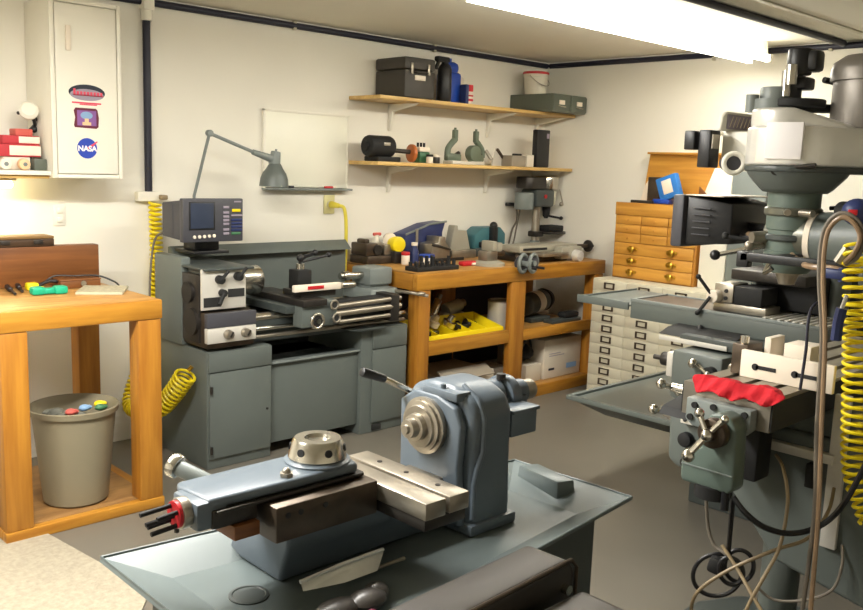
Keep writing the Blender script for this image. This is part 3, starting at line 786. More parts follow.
part(f, 'button', MB(mr).box(.098, .162, -.010, -.004, .126, .135, .002), 'inkgrey')
for z in (.108, .091, .074, .057):
    part(f, 'button', MB(mr).box(.098, .162, -.010, -.004, z - .006, z + .006, .002), 'navy')
part(f, 'button', MB(mr).box(.098, .15, -.010, -.004, .033, .046, .002), 'greentin')
part(f, 'name_strip', MB(mr).box(.115, .155, -.007, -.004, .196, .203, .0), 'inkgrey')
part(t, 'stand', MB().box(2.20, 2.40, 4.0, 4.2, 1.02, 1.035, .004), 'black')
part(t, 'pivot', MB().box(2.22, 2.36, 4.03, 4.15, 1.0355, 1.10, .008), 'black')
part(t, 'cable', MB().tube(spline([(2.15, 4.20, 1.12), (2.12, 4.24, 1.09), (2.10, 4.25, 1.0), (2.08, 4.24, .8), (2.09, 4.25, .55)]), .006), 'greycord')
# desk lamp
t = thing('desk_lamp', 'grey jointed desk lamp leaning over the large lathe before the whiteboard', 'lamp', (2.27, 4.2, 1.02))
part(t, 'post', MB().tube([(2.315, 4.225, .985), (2.322, 4.218, 1.30), (2.345, 4.10, 1.622)], .008), 'greyl')
part(t, 'elbow', MB().cyl((2.345, 4.085, 1.622), (2.345, 4.115, 1.622), .017, bev=.003), 'greyl')
part(t, 'arm', MB().tube([(2.345, 4.10, 1.622), (2.64, 4.10, 1.525)], .009), 'greyl')
part(t, 'socket', MB().cyl((2.60, 4.10, 1.537), (2.72, 4.10, 1.505), .014, .022).cyl((2.735, 4.10, 1.475), (2.745, 4.10, 1.545), .032, .026, bev=.004).cyl((2.745, 4.10, 1.545), (2.747, 4.10, 1.557), .006), 'greyl')
part(t, 'shade', MB().lathe([(0, .026), (.006, .032), (.03, .045), (.055, .063), (.085, .074), (.13, .079), (.1295, .0765), (.086, .071), (.055, .06), (.02, .03)], (2.74, 4.10, 1.485), (-.05, 0, -1), 36, cap=False), 'grey')
part(t, 'bulb', MB().ball((2.735, 4.10, 1.395), .026), 'label')

# ------------------------------------------------------------------ long wooden bench
SCALE = 1.03
B = thing('workbench', 'long wooden workbench with a shelf, carrying the small drill press', 'workbench', (4.18, 3.95, .0437))
part(B, 'top', MB().box(3.31, 5.055, 3.59, 4.26, .868, .903, .004), 'ply')
part(B, 'apron', MB().box(3.305, 5.06, 3.55, 3.59, .812, .903, .005), 'pineX')
part(B, 'apron', MB().box(3.305, 3.345, 3.591, 4.26, .812, .903, .004), 'pineY')
part(B, 'apron', MB().box(5.02, 5.06, 3.591, 4.26, .812, .867, .004), 'pineY')
for x, w in ((3.325, .09), (4.10, .135), (4.955, .09)):
    for y in (3.553, 4.165):
        part(B, 'leg', MB().box(x, x + w, y, y + (.042 if w > .1 and y < 4 else .09), .0437, .8115, .006), 'pineZ')
part(B, 'shelf_rail', MB().box(3.4155, 4.0995, 3.556, 3.594, .432, .512, .004), 'pineX')
part(B, 'shelf_rail', MB().box(4.2355, 4.9545, 3.556, 3.594, .432, .498, .004), 'pineX')
part(B, 'shelf', MB().box(3.4155, 4.9545, 3.595, 4.164, .466, .484, .002), 'ply')
part(B, 'bottom_rail', MB().box(3.4155, 4.0995, 3.556, 3.594, .0437, .118, .004), 'pineX')
part(B, 'bottom_rail', MB().box(4.2355, 4.9545, 3.556, 3.594, .0437, .118, .004), 'pineX')
part(B, 'wall_shade_panel', MB().box(3.42, 4.95, 4.256, 4.262, .12, .811, .001), mat('wall_shade_grey', (72, 66, 74), .8, var=.1))  # dark sheet added for the shade on the wall behind the shelves
part(B, 'bottom_shelf', MB().box(3.4155, 4.9545, 3.595, 4.164, .10, .1175, .002), 'ply')
Z2 = .9035
# things on the long bench, left to right
t = thing('milling_vise', 'rusty brown machine vise at the left end of the long wooden bench', 'vise', (3.47, 4.12, Z2))
part(t, 'base', MB().box(3.36, 3.62, 4.05, 4.22, Z2, Z2 + .05, .008), 'steelb')
part(t, 'fixed_jaw', MB().box(3.36, 3.45, 4.06, 4.21, Z2 + .05, Z2 + .125, .008).box(3.37, 3.41, 4.09, 4.17, Z2 + .12, Z2 + .15, .01), 'steelb')
part(t, 'moving_jaw', MB().box(3.50, 3.60, 4.06, 4.21, Z2 + .05, Z2 + .115, .008), 'steelw')
part(t, 'screw', MB().cyl((3.45, 4.135, Z2 + .08), (3.66, 4.135, Z2 + .08), .016), 'steeld')
part(t, 'hub', MB().cyl((3.44, 4.045, Z2 + .085), (3.44, 4.06, Z2 + .085), .03), 'steeld')
t = thing('tape_reel', 'bright yellow reel standing left of the blue bin', 'reel', (3.6, 4.05, Z2))
part(t, 'stand', MB().box(3.55, 3.65, 4.02, 4.10, Z2, Z2 + .075, .008), 'steeld')
part(t, 'drum', MB().cyl((3.585, 4.02, Z2 + .115), (3.60, 4.10, Z2 + .115), .048, .046, bev=.012), 'yellow')
part(t, 'rim', MB().cyl((3.57, 4.09, Z2 + .135), (3.59, 4.12, Z2 + .14), .043, bev=.006), 'label')
t = thing('spray_bottle', 'white spray bottle behind the yellow reel', 'bottle', (3.56, 4.21, Z2))
part(t, 'body', MB().lathe([(0, .034), (.1, .036), (.14, .018), (.16, .016)], (3.56, 4.21, Z2)), 'translucent')
part(t, 'trigger', MB().box(3.535, 3.595, 4.20, 4.22, Z2 + .155, Z2 + .175, .006), 'pinkbox')
t = thing('parts_bin', 'dark blue open bin leaning at the wall behind the grey angle plate', 'bin', (3.9, 4.25, Z2))
part(t, 'shell', MB().prism([(3.73, Z2 + .02), (3.73, Z2 + .165), (3.80, Z2 + .185), (3.93, Z2 + .225), (4.08, Z2 + .24), (4.055, Z2 + .17), (4.06, Z2 + .02)], 'y', 4.13, 4.255, .008), 'navy')
part(t, 'rim', MB().tube([(3.73, 4.125, Z2 + .165), (3.80, 4.125, Z2 + .185), (3.93, 4.125, Z2 + .225), (4.08, 4.125, Z2 + .24)], .007), 'greyl')
part(t, 'foot', MB().box(3.74, 4.05, 4.14, 4.25, Z2, Z2 + .022, .004), 'navy')
t = thing('post', 'thin steel post standing in front of the blue bin', 'tool', (3.80, 4.10, Z2))
part(t, 'rod', MB().cyl((3.80, 4.10, Z2), (3.80, 4.10, Z2 + .20), .009), 'steelw')
part(t, 'foot', MB().box(3.76, 3.84, 4.06, 4.14, Z2, Z2 + .05, .006), 'steeld')
t = thing('angle_plate', 'stepped grey angle plate leaning before the blue bin', 'machine part', (3.92, 4.05, Z2))
part(t, 'body', MB().prism([(3.83, Z2), (4.0, Z2), (4.0, Z2 + .07), (3.96, Z2 + .12), (3.955, Z2 + .155), (3.90, Z2 + .155), (3.90, Z2 + .12), (3.84, Z2 + .11)], 'y', 4.0, 4.12, .005), 'steelw')
part(t, 'edge', MB().prism([(3.835, Z2 + .10), (4.0, Z2 + .066), (4.0, Z2 + .078), (3.84, Z2 + .118)], 'y', 3.992, 4.0, .002), 'steeld')
t = thing('angle_bracket', 'tapered pale grey casting standing between the blue bin and the teal machine', 'machine part', (4.19, 4.12, Z2))
part(t, 'web', MB().prism([(4.09, Z2 + .02), (4.30, Z2 + .02), (4.25, Z2 + .18), (4.17, Z2 + .18), (4.165, Z2 + .215), (4.135, Z2 + .215)], 'y', 4.10, 4.16, .006), 'castpale')
part(t, 'foot', MB().box(4.08, 4.31, 4.06, 4.2, Z2, Z2 + .055, .008), 'steelw')
SHIFT = .05
t = thing('grinder', 'teal bench machine with a black post in front of it', 'machine', (4.45, 4.15, Z2))
part(t, 'housing', MB().prism([(4.29, Z2 + .05), (4.60, Z2 + .05), (4.60, Z2 + .15), (4.545, Z2 + .195), (4.37, Z2 + .195), (4.29, Z2 + .145)], 'y', 4.11, 4.235, .012), 'teal')
part(t, 'base', MB().box(4.29, 4.60, 4.09, 4.24, Z2, Z2 + .055, .01), 'greyd')
part(t, 'post', MB().box(4.43, 4.48, 4.07, 4.12, Z2 + .03, Z2 + .20, .01).box(4.33, 4.45, 4.09, 4.12, Z2 + .06, Z2 + .10, .01).ball((4.46, 4.10, Z2 + .205), .028), 'black')
SHIFT = 0
t = thing('bit_rack', 'low black rack of drill bits at the front of the long bench', 'rack', (3.55, 3.69, Z2))
part(t, 'block', MB().box(3.385, 3.715, 3.635, 3.745, Z2, Z2 + .026, .004), 'blackm')
random.seed(3)
for i in range(16):
    x = 3.40 + (i % 8) * .042; y = 3.66 + (i // 8) * .055
    h = random.choice((.018, .025, .03, .055))
    part(t, 'bit', MB().cyl((x, y, Z2 + .02), (x, y, Z2 + .026 + h), .011, n=12), 'blackm')
for (x, y, lm, lb) in ((3.60, 3.98, 'red', 'white jar with a red lid on the long bench'), ):
    t = thing('jar', lb, 'jar', (x, y, Z2))
    part(t, 'body', MB().cyl((x, y, Z2), (x, y, Z2 + .055), .026, bev=.004), 'label')
    part(t, 'lid', MB().cyl((x, y, Z2 + .055), (x, y, Z2 + .075), .027, bev=.003), lm)
t = thing('jar', 'wide white jar with a blue lid behind the drill bit rack', 'jar', (3.67, 3.87, Z2))
part(t, 'body', MB().cyl((3.675, 3.87, Z2), (3.675, 3.87, Z2 + .05), .045, bev=.005), 'label')
part(t, 'lid', MB().cyl((3.675, 3.87, Z2 + .05), (3.675, 3.87, Z2 + .068), .047, bev=.003), 'blue')
t = thing('bottle', 'small dark blue bottle between the two lidded jars', 'bottle', (3.67, 4.0, Z2))
part(t, 'body', MB().lathe([(0, .028), (.07, .028), (.1, .016), (.11, .016)], (3.69, 4.0, Z2), n=16), 'navy')
part(t, 'cap', MB().cyl((3.69, 4.0, Z2 + .108), (3.69, 4.0, Z2 + .128), .019), 'label')
t = thing('tape_measure', 'red tool lying right of the drill bit rack', 'tool', (3.9, 3.75, Z2))
part(t, 'body', MB().box(3.84, 3.96, 3.72, 3.77, Z2, Z2 + .03, .012), 'red')
part(t, 'clip', MB().box(3.91, 3.945, 3.715, 3.722, Z2 + .006, Z2 + .02, .002), 'label')
smallbox('block', 3.83, 4.12, 3.99, 4.045 - .05 + .0, Z2, .02, 'steeld', 'dark flat bar lying before the castings on the long bench', 'bar')
t = thing('tool_vise', 'pale grey small tool vise beside the handwheels of the cross slide table', 'vise', (4.06, 3.70, Z2))
part(t, 'base', MB().lathe([(0, .10), (.018, .10), (.03, .07)], (4.04, 3.70, Z2)), 'castpale')
part(t, 'body', MB().box(3.99, 4.09, 3.67, 3.75, Z2 + .028, Z2 + .09, .008), 'steelw')
part(t, 'jaw', MB().box(4.03, 4.07, 3.66, 3.76, Z2 + .09, Z2 + .15, .006).box(4.08, 4.13, 3.67, 3.75, Z2 + .085, Z2 + .14, .008), 'castpale')
part(t, 'screw', MB().cyl((4.09, 3.71, Z2 + .07), (4.18, 3.71, Z2 + .07), .018), 'steelb')
# compound cross slide table
t = thing('cross_slide_table', 'compound cross slide table with two dark handwheels at the bench front', 'machine', (4.6, 3.8, Z2))
part(t, 'base', MB().box(4.36, 4.80, 3.68, 3.95, Z2, Z2 + .04, .006), 'steeld')
part(t, 'lower_slide', MB().box(4.45, 4.72, 3.60, 3.98, Z2 + .04, Z2 + .062, .005), 'steelw')
part(t, 'table', MB().box(4.33, 4.93, 3.70, 3.88, Z2 + .062, Z2 + .105, .006), 'castpale')
part(t, 'slot', MB().box(4.36, 4.60, 3.697, 3.7005, Z2 + .075, Z2 + .09, .0), 'dark')
part(t, 'end_block', MB().box(4.66, 4.88, 3.62, 3.69, Z2 + .015, Z2 + .095, .01), 'castpale')
part(t, 'dial', MB().cyl((4.80, 3.62, Z2 + .035), (4.80, 3.57, Z2 + .035), .042, .036, bev=.004), 'alu')
for x in (4.17, 4.245):
    w = part(t, 'handwheel', MB().ring((x, 3.515 + (4.245 - x) * .25, Z2 + .022), (0.25, -1, 0), .054, .012, 32).cyl((x, 3.54, Z2 + .022), (x, 3.50, Z2 + .022), .016), 'greyl')
    part(w, 'web', MB().cyl((x, 3.532 + (4.245 - x) * .25, Z2 + .022), (x - .002, 3.524 + (4.245 - x) * .25, Z2 + .022), .05), 'charcoal')
    part(w, 'crank', MB().cyl((x + .035, 3.515, Z2 - .005 + .0), (x + .05, 3.465, Z2 - .008), .008), 'black')
part(t, 'shaft', MB().cyl((4.245, 3.53, Z2 + .022), (4.36, 3.75, Z2 + .04), .012), 'steelw')
part(t, 'end_shaft', MB().cyl((4.93, 3.78, Z2 + .08), (5.14, 3.76, Z2 + .075), .014), 'steelb')
part(t, 'end_wheel', MB().lathe([(0, .012), (.006, .042), (.018, .042), (.024, .016), (.06, .012)], (5.12, 3.762, Z2 + .075), (1, -.1, -.02)), 'steeld')
# drill press
SHIFT = .085
t = thing('drill_press', 'small grey bench drill press standing at the back of the long bench', 'drill press', (4.86, 4.12, Z2))
part(t, 'base', MB().box(4.76, 5.03, 4.0, 4.24, Z2, Z2 + .03, .008), 'greyl')
part(t, 'column_foot', MB().lathe([(0, .06), (.02, .058), (.05, .034), (.06, .034)], (4.895, 4.12, Z2 + .03)), 'greyl')
part(t, 'column', MB().cyl((4.895, 4.12, Z2 + .03), (4.895, 4.12, 1.40), .030), 'steelw')
part(t, 'table', MB().box(4.93, 5.20, 4.02, 4.2, 1.04, 1.058, .005).box(4.85, 4.95, 4.085, 4.155, 1.02, 1.06, .008), 'steeld')
part(t, 'table_vise', MB().box(4.95, 5.12, 4.04, 4.16, 1.058, 1.10, .008), 'blackm')
part(t, 'table_lever', MB().tube([(5.12, 4.06, 1.085), (5.24, 4.05, 1.08), (5.245, 4.05, .98)], .006), 'steeld')
part(t, 'motor', MB().cyl((4.755, 4.12, 1.215), (4.755, 4.12, 1.335), .068, bev=.01), 'greyl')
part(t, 'head', MB().box(4.80, 5.0, 4.04, 4.2, 1.235, 1.36, .02), 'greyd')
part(t, 'emblem', MB().cyl((4.89, 4.041, 1.31), (4.89, 4.034, 1.31), .014), 'red')
part(t, 'pulley_cover', MB().prism([(4.72, 4.08), (4.75, 4.045), (4.90, 4.04), (4.90, 4.2), (4.75, 4.2), (4.72, 4.16)], 'z', 1.36, 1.445, .01), 'steeld')
part(t, 'front_cover', MB().cyl((4.985, 4.115, 1.36), (4.985, 4.115, 1.45), .088, bev=.01), 'steel')
part(t, 'spindle_housing', MB().cyl((5.02, 4.115, 1.25), (5.02, 4.115, 1.35), .048, .055), 'cream')
part(t, 'chuck', MB().cyl((5.0, 4.115, 1.205), (5.0, 4.115, 1.25), .03).lathe([(0, .012), (.02, .026), (.06, .028)], (5.0, 4.115, 1.15)), 'blackm')
part(t, 'quill_handle', MB().tube([(5.005, 4.105, 1.17), (5.07, 4.04, 1.155)], .008).ball((5.075, 4.035, 1.155), .014), 'blackm')
part(t, 'depth_stop', MB().tube([(5.10, 4.08, 1.36), (5.115, 4.06, 1.26)], .005).ball((5.10, 4.06, 1.255), .016), 'steelw')
part(t, 'cord', MB().tube(spline([(4.80, 4.19, 1.24), (4.79, 4.21, 1.08), (4.77, 4.22, .96), (4.70, 4.21, .915)]), .006), 'greycord')
SHIFT = 0
SCALE = 1.0
t = thing('wall_plug', 'black plug with a cable in the wall left of the drill press', 'cord', (5.0, 4.39, 1.2))
part(t, 'plug', MB().box(4.95, 5.01, 4.355, 4.399, 1.225, 1.25, .006), 'black')
part(t, 'cable', MB().tube(spline([(5.01, 4.375, 1.237), (5.05, 4.37, 1.20), (5.06, 4.37, 1.12), (5.02, 4.375, 1.05), (4.99, 4.375, .95), (4.99, 4.375, .90)]), .007), 'greycord')

SCALE = 1.03
# ------------------------------------------------------------------ things on the long bench's shelves
ZM = .4845
t = thing('parts_tray', 'bright yellow open parts tray on the middle shelf of the long bench', 'tray', (3.78, 3.72, ZM))
V = [(3.44, 3.64, ZM), (4.06, 3.64, ZM), (4.06, 3.82, ZM), (3.44, 3.82, ZM), (3.425, 3.60, ZM + .045), (4.09, 3.60, ZM + .045), (4.09, 3.86, ZM + .10), (3.425, 3.86, ZM + .10)]
V2 = [(x + (.006 if x < 3.7 else -.006), y + (.006 if y < 3.7 else -.006), z + .004) for x, y, z in V]
part(t, 'shell', MB().mesh(V + V2, [(3, 2, 1, 0), (0, 1, 5, 4), (1, 2, 6, 5), (2, 3, 7, 6), (3, 0, 4, 7), (8, 9, 10, 11), (12, 13, 9, 8), (13, 14, 10, 9), (14, 15, 11, 10), (15, 12, 8, 11), (4, 5, 13, 12), (5, 6, 14, 13), (6, 7, 15, 14), (7, 4, 12, 15)]), 'yellow')
for x in (3.575, 3.71, 3.845, 3.98):
    part(t, 'divider', MB().prism([(3.65, ZM + .006), (3.81, ZM + .006), (3.845, ZM + .085), (3.61, ZM + .035)], 'x', x - .003, x + .003, 0), 'yellow')
part(t, 'label_lip', MB().box(3.425, 4.09, 3.596, 3.60, ZM + .0, ZM + .048, .002), 'yellow')
random.seed(11)
for (x, y, z, kind, m, lb) in ((3.52, 3.76, .03, 'nut', 'steelw', 'leftmost pale metal fitting in the yellow tray'), (3.62, 3.74, .03, 'bar', 'steeld', 'dark metal part lying in the yellow tray beside a white cap'), (3.66, 3.80, .06, 'nut', 'label', 'white cap in the yellow tray'), (3.78, 3.78, .05, 'nut', 'steel', 'bright ring shaped fitting in the middle of the yellow tray'), (3.90, 3.76, .04, 'bar', 'blackm', 'long black tool in the right half of the yellow tray'), (4.02, 3.80, .04, 'bar', 'steeld', 'short dark bar at the right end of the yellow tray')):
    b = MB()
    if kind == 'nut':
        b.lathe([(0, .036), (.005, .044), (.036, .044), (.042, .026), (.075, .022)], (x, y, ZM + z), (.3, -.4, 1), 14)
    else:
        b.cbox((x, y, ZM + z), (.14, .03, .026), (.1, .1, .4), .006).cyl((x - .07, y, ZM + z), (x - .03, y + .02, ZM + z + .02), .02)
    solo('fitting', b, m, lb, 'metal part', 'fittings in the yellow tray')
for (p, q, r, m, lb) in (((3.56, 3.92, .575), (3.70, 3.95, .65), .048, 'steelw', 'pale cylinder leaning behind the yellow tray, leftmost'), ((3.78, 3.93, .55), (3.86, 3.95, .67), .034, 'steel', 'upright bright metal part behind the yellow tray'), ((3.92, 3.94, .59), (4.04, 3.93, .63), .05, 'castpale', 'pale round casting behind the yellow tray, next to the grey can')):
    t = thing('casting', lb, 'metal part', (p[0], p[1], ZM), 'castings behind the yellow tray')
    part(t, 'body', MB().cyl(p, q, r, r * .8, bev=.008).box(p[0] - .05, q[0] + .02, 3.90, 4.02, ZM, ZM + .10, .015), m)
    part(t, 'stub', MB().cyl(q, Vector(q) + (Vector(q) - Vector(p)) * .25, r * .5), 'steelw')
t = thing('can', 'tall grey metal can right of the yellow tray', 'can', (4.215, 3.735, ZM))
part(t, 'body', MB().lathe([(0, .084), (.006, .086), (.17, .086), (.176, .088)], (4.215, 3.735, ZM)), 'aluw')
part(t, 'lid', MB().lathe([(.176, .088), (.184, .088), (.186, .07), (.18, .068)], (4.215, 3.735, ZM)), 'steelw')
t = thing('motor', 'dark electric motor with a white label on the bench shelf', 'motor', (4.66, 3.80, ZM))
part(t, 'body', MB().cyl((4.52, 3.80, ZM + .115), (4.76, 3.84, ZM + .13), .074, bev=.015), 'greyd')
part(t, 'label', MB().lathe([(0, .0755), (.075, .0755)], (4.615, 3.816, ZM + .1209), (.24, .04, .015), 28), 'white')
part(t, 'end_bell', MB().cyl((4.755, 3.84, ZM + .13), (4.83, 3.85, ZM + .135), .078, .06, bev=.012), 'blackm')
part(t, 'base', MB().box(4.53, 4.73, 3.74, 3.90, ZM, ZM + .035, .006), 'greyd')
t = thing('vise', 'dark machine part lying right of the motor on the shelf', 'metal part', (4.85, 3.75, ZM))
part(t, 'plate', MB().box(4.62, 4.93, 3.63, 3.715, ZM, ZM + .025, .006), 'greyd')
part(t, 'lump', MB().box(4.76, 4.92, 3.64, 3.71, ZM + .025, ZM + .065, .015), 'blackm')
smallbox('bag', 4.83, 4.945, 3.93, 4.1, ZM, .12, 'label', 'white package at the right end of the middle shelf', 'package')
ZD = .118
t = thing('carton', 'large white carton with printing on the bottom shelf, rightmost', 'box', (4.75, 3.8, ZD))
part(t, 'body', MB().box(4.55, 4.945, 3.63, 4.05, ZD, ZD + .265, .006), 'card')
part(t, 'lid_flap', MB().cbox((4.74, 3.70, ZD + .285), (.40, .20, .008), (-.25, 0, 0), .003), 'carton')
part(t, 'print', MB().box(4.60, 4.66, 3.6285, 3.6305, ZD + .055, ZD + .07, 0), 'inkdark')
part(t, 'print', MB().box(4.79, 4.90, 3.6285, 3.6305, ZD + .05, ZD + .085, 0), 'skyblue')
part(t, 'print', MB().box(4.60, 4.76, 3.6285, 3.6305, ZD + .15, ZD + .155, 0).box(4.60, 4.72, 3.6285, 3.6305, ZD + .165, ZD + .17, 0), 'inkgrey')
smallbox('carton', 4.38, 4.535, 3.64, 3.86, ZD, .115, 'card', 'small white carton left of the large printed carton', 'box')
t = thing('bag', 'black bag lying on the small white carton under the bench', 'bag', (4.46, 3.75, ZD + .1155))
part(t, 'body', MB().ball((4.46, 3.76, ZD + .18), .085, (.95, 1.1, .65), 14).ball((4.44, 3.80, ZD + .235), .07, (.8, 1.1, .8), 12), 'blackm')
part(t, 'strap', MB().tube(spline([(4.40, 3.72, ZD + .17), (4.42, 3.70, ZD + .26), (4.50, 3.72, ZD + .27), (4.52, 3.72, ZD + .17)]), .008), 'black')
t = thing('carton', 'white open carton on the bottom shelf behind the front lathe', 'box', (3.95, 3.8, ZD))
part(t, 'body', MB().box(3.62, 4.07, 3.64, 4.0, ZD, ZD + .14, .005), 'card')
part(t, 'flap', MB().cbox((3.80, 3.62, ZD + .155), (.42, .10, .005), (.5, .0, .0), .002), 'carton')
smallbox('carton', 4.12, 4.27, 3.68, 3.9, ZD, .12, 'carton', 'small brownish carton behind the middle leg of the long bench', 'box')
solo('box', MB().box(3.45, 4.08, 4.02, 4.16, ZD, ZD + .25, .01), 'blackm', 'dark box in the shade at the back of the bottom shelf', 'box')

SCALE = 1.0

# ------------------------------------------------------------------ card drawer cabinet by the right wall
CX = 4.83
t = thing('drawer_cabinet', 'cream steel cabinet of many small drawers under the oak tool chest', 'cabinet', (5.08, 2.95, 0))
part(t, 'body', MB().box(CX + .012, 5.345, 2.42, 3.485, .012, .803, .004), 'creamd')
part(t, 'plinth', MB().box(CX + .03, 5.33, 2.44, 3.465, 0, .012, .002), 'dark')
for c in range(4):
    y0 = 3.478 - c * .2625
    for r in range(11):
        z1 = .797 - r * .0713
        d = part(t, 'drawer', MB().box(CX, CX + .014, y0 - .2605, y0, z1 - .0695, z1, .0012), 'cream')
        ym = y0 - .13; zm = z1 - .034
        part(d, 'label_pull', MB().box(CX - .005, CX + .001, ym - .04, ym + .04, zm - .021, zm - .013, 0).box(CX - .005, CX + .001, ym - .04, ym + .04, zm + .014, zm + .021, 0).box(CX - .007, CX + .001, ym - .04, ym - .029, zm - .021, zm + .021, 0).box(CX - .007, CX + .001, ym + .029, ym + .04, zm - .021, zm + .021, 0), 'steelb')
# oak chest
zc0 = .8035
t = thing('tool_chest', 'oak machinist tool chest with brass knobs and its lid open', 'chest', (5.17, 3.15, zc0))
part(t, 'body', MB().box(5.012, 5.335, 2.85, 3.46, zc0, 1.30, .004), 'oakd')
part(t, 'front_panel', MB().box(5.0, 5.013, 2.852, 3.458, 1.222, 1.305, .003), 'oak')
for r, (z0, z1) in enumerate(((1.165, 1.218), (1.105, 1.161), (1.045, 1.101))):
    for c in range(3):
        y1 = 3.450 - c * .200
        d = part(t, 'drawer', MB().box(5.0, 5.013, y1 - .194, y1, z0, z1, .002), 'oak')
        part(d, 'knob', MB().ball((4.996, y1 - .097, (z0 + z1) / 2), .006), 'oakd')
for (z0, z1) in ((.965, 1.04), (.89, .961), (.812, .886)):
    d = part(t, 'drawer', MB().box(5.0, 5.013, 2.862, 3.448, z0, z1, .003), 'oak')
    for y in (3.305, 3.01):
        part(d, 'knob', MB().lathe([(0, .008), (.010, .008), (.016, .022), (.022, .023), (.028, .014)], (5.0, y, (z0 + z1) / 2), (-1, 0, 0), 20).box(4.988, 5.0, y - .038, y + .038, (z0 + z1) / 2 - .008, (z0 + z1) / 2 + .012, .004), 'brass')
part(t, 'lid', MB().hexa([(5.31, 2.85, 1.30), (5.335, 2.85, 1.30), (5.335, 3.46, 1.30), (5.31, 3.46, 1.30)], [(5.325, 2.85, 1.64), (5.35, 2.85, 1.64), (5.35, 3.43, 1.64), (5.325, 3.43, 1.64)], .003).box(5.285, 5.35, 2.85, 3.43, 1.628, 1.642, .003), 'oak')
zt = 1.3055
t = thing('instruction_box', 'blue plastic box with a white label leaning on the oak chest', 'box', (5.12, 3.15, zt))
mb = Matrix.Translation((5.15, 3.06, zt)) @ Matrix.Rotation(math.radians(14), 4, 'Y') @ Matrix.Rotation(math.radians(22), 4, 'X')
part(t, 'body', MB(Matrix.Translation((5.12, 3.15, zt + .105)) @ Matrix.Rotation(math.radians(-20), 4, 'X')).box(-.02, .03, -.085, .065, -.075, .075, .008), 'bluel')
part(t, 'label', MB(Matrix.Translation((5.12, 3.15, zt + .105)) @ Matrix.Rotation(math.radians(-20), 4, 'X')).box(-.023, -.0195, -.045, .025, -.04, .05, .001), 'label')
part(t, 'foot', MB().box(5.09, 5.17, 3.12, 3.24, zt, zt + .03, .006), 'blue')
t = thing('card_file', 'small upright brown and white card holder behind the blue box', 'box', (5.22, 3.3, zt))
part(t, 'holder', MB().box(5.18, 5.26, 3.25, 3.34, zt, zt + .17, .004), 'steelb')
part(t, 'cards', MB().prism([(3.343, zt), (3.40, zt), (3.365, zt + .12), (3.343, zt + .15)], 'x', 5.19, 5.25, .002), 'label')
solo('tool_row', MB().box(5.02, 5.05, 3.20, 3.36, zt, zt + .018, .003), 'steeld', 'row of small dark tools lying on the edge of the oak chest', 'tools')
t = thing('control_box', 'white and grey equipment box behind the milling machine readout', 'box', (5.18, 2.63, zc0))
part(t, 'white_front', MB().prism([(2.66, zc0), (2.835, zc0), (2.835, 1.40), (2.78, 1.545), (2.66, 1.545)], 'x', 5.03, 5.33, .005), 'white')
part(t, 'grey_side', MB().box(5.035, 5.33, 2.44, 2.659, zc0, 1.53, .005), 'greyl')
part(t, 'brown_flap', MB().prism([(2.79, 1.36), (2.87, 1.36), (2.868, 1.43)], 'x', 5.02, 5.03, .001), 'redwood')

# ------------------------------------------------------------------ flat table machine behind the mill
G = thing('surface_grinder', 'grey machine with a long flat table and a drip pan behind the milling machine', 'machine', (3.7, 1.8, 0))
part(G, 'table', MB().box(3.33, 3.62, 1.33, 2.19, .865, .945, .004), 'grey')
part(G, 'table_edge', MB().box(3.328, 3.345, 1.33, 2.192, .938, .952, .002).box(3.605, 3.622, 1.33, 2.192, .938, .952, .002).box(3.346, 3.604, 2.175, 2.192, .938, .952, .002), 'greyl')
part(G, 'table_floor', MB().box(3.346, 3.604, 1.76, 2.174, .9452, .9472, .0), 'steelb')
for i in range(9):
    y = 1.345 + i * .030
    part(G, 'grid_bar', MB().box(3.36, 3.60, y, y + .014, .945, .953, .001), 'aluw')
part(G, 'drip_tray', MB().box(3.32, 3.80, 2.195, 2.475, .915, .922, .002).box(3.318, 3.328, 2.195, 2.475, .9, .935, .002).box(3.329, 3.80, 2.466, 2.475, .9, .93, .002), 'grey')
part(G, 'saddle', MB().box(3.18, 3.70, 1.50, 1.85, .825, .864, .005), 'greyd')
part(G, 'bellows', MB().prism([(3.18, .850), (3.42, .850), (3.42, .885), (3.25, .872)], 'y', 1.63, 1.95, .002), 'blackm')
part(G, 'scale', MB().box(3.172, 3.182, 1.64, 1.94, .828, .846, .001), 'aluw')
part(G, 'knee_box', MB().box(3.09, 3.30, 1.61, 1.825, .62, .815, .012), 'grey')
part(G, 'knee', MB().box(3.301, 3.70, 1.56, 1.86, .56, .824, .01), 'grey')
sd_ = part(G, 'side_block', MB().box(3.10, 3.25, 1.826, 1.855, .70, .80, .006), 'aluw')
part(sd_, 'side_knob', MB().cyl((3.14, 1.855, .76), (3.14, 1.895, .76), .028, bev=.004).cyl((3.14, 1.895, .76), (3.14, 1.935, .76), .010), 'steeld')
c = part(G, 'crank', MB().tube([(3.075, 1.70, .775), (3.06, 1.655, .755)], .008).ball((3.06, 1.715, .782), .020).ball((3.05, 1.645, .752), .014), 'steel')
part(c, 'hub', MB().cyl((3.092, 1.65, .75), (3.06, 1.65, .75), .028), 'blackm')
part(G, 'hose_rod', MB().tube([(3.10, 1.60, .70), (3.10, 1.58, .79), (3.2, 1.56, .83)], .009), 'steelw')
part(G, 'knob', MB().ball((3.31, 1.835, .872), .018), 'black')
part(G, 'pan', MB().hexa([(3.44, 1.30, .36), (4.15, 1.30, .36), (4.15, 2.36, .36), (3.44, 2.36, .36)], [(3.31, 1.22, .44), (4.25, 1.22, .44), (4.25, 2.49, .44), (3.31, 2.49, .44)], .004), 'greyd')
part(G, 'pan_rim', MB().box(3.305, 3.33, 1.22, 2.495, .432, .455, .004).box(3.331, 4.25, 2.47, 2.495, .432, .455, .004).box(4.23, 4.25, 1.22, 2.469, .432, .455, .004), 'grey')
part(G, 'pan_floor', MB().box(3.331, 4.229, 1.22, 2.469, .440, .4425, .0), 'grey')
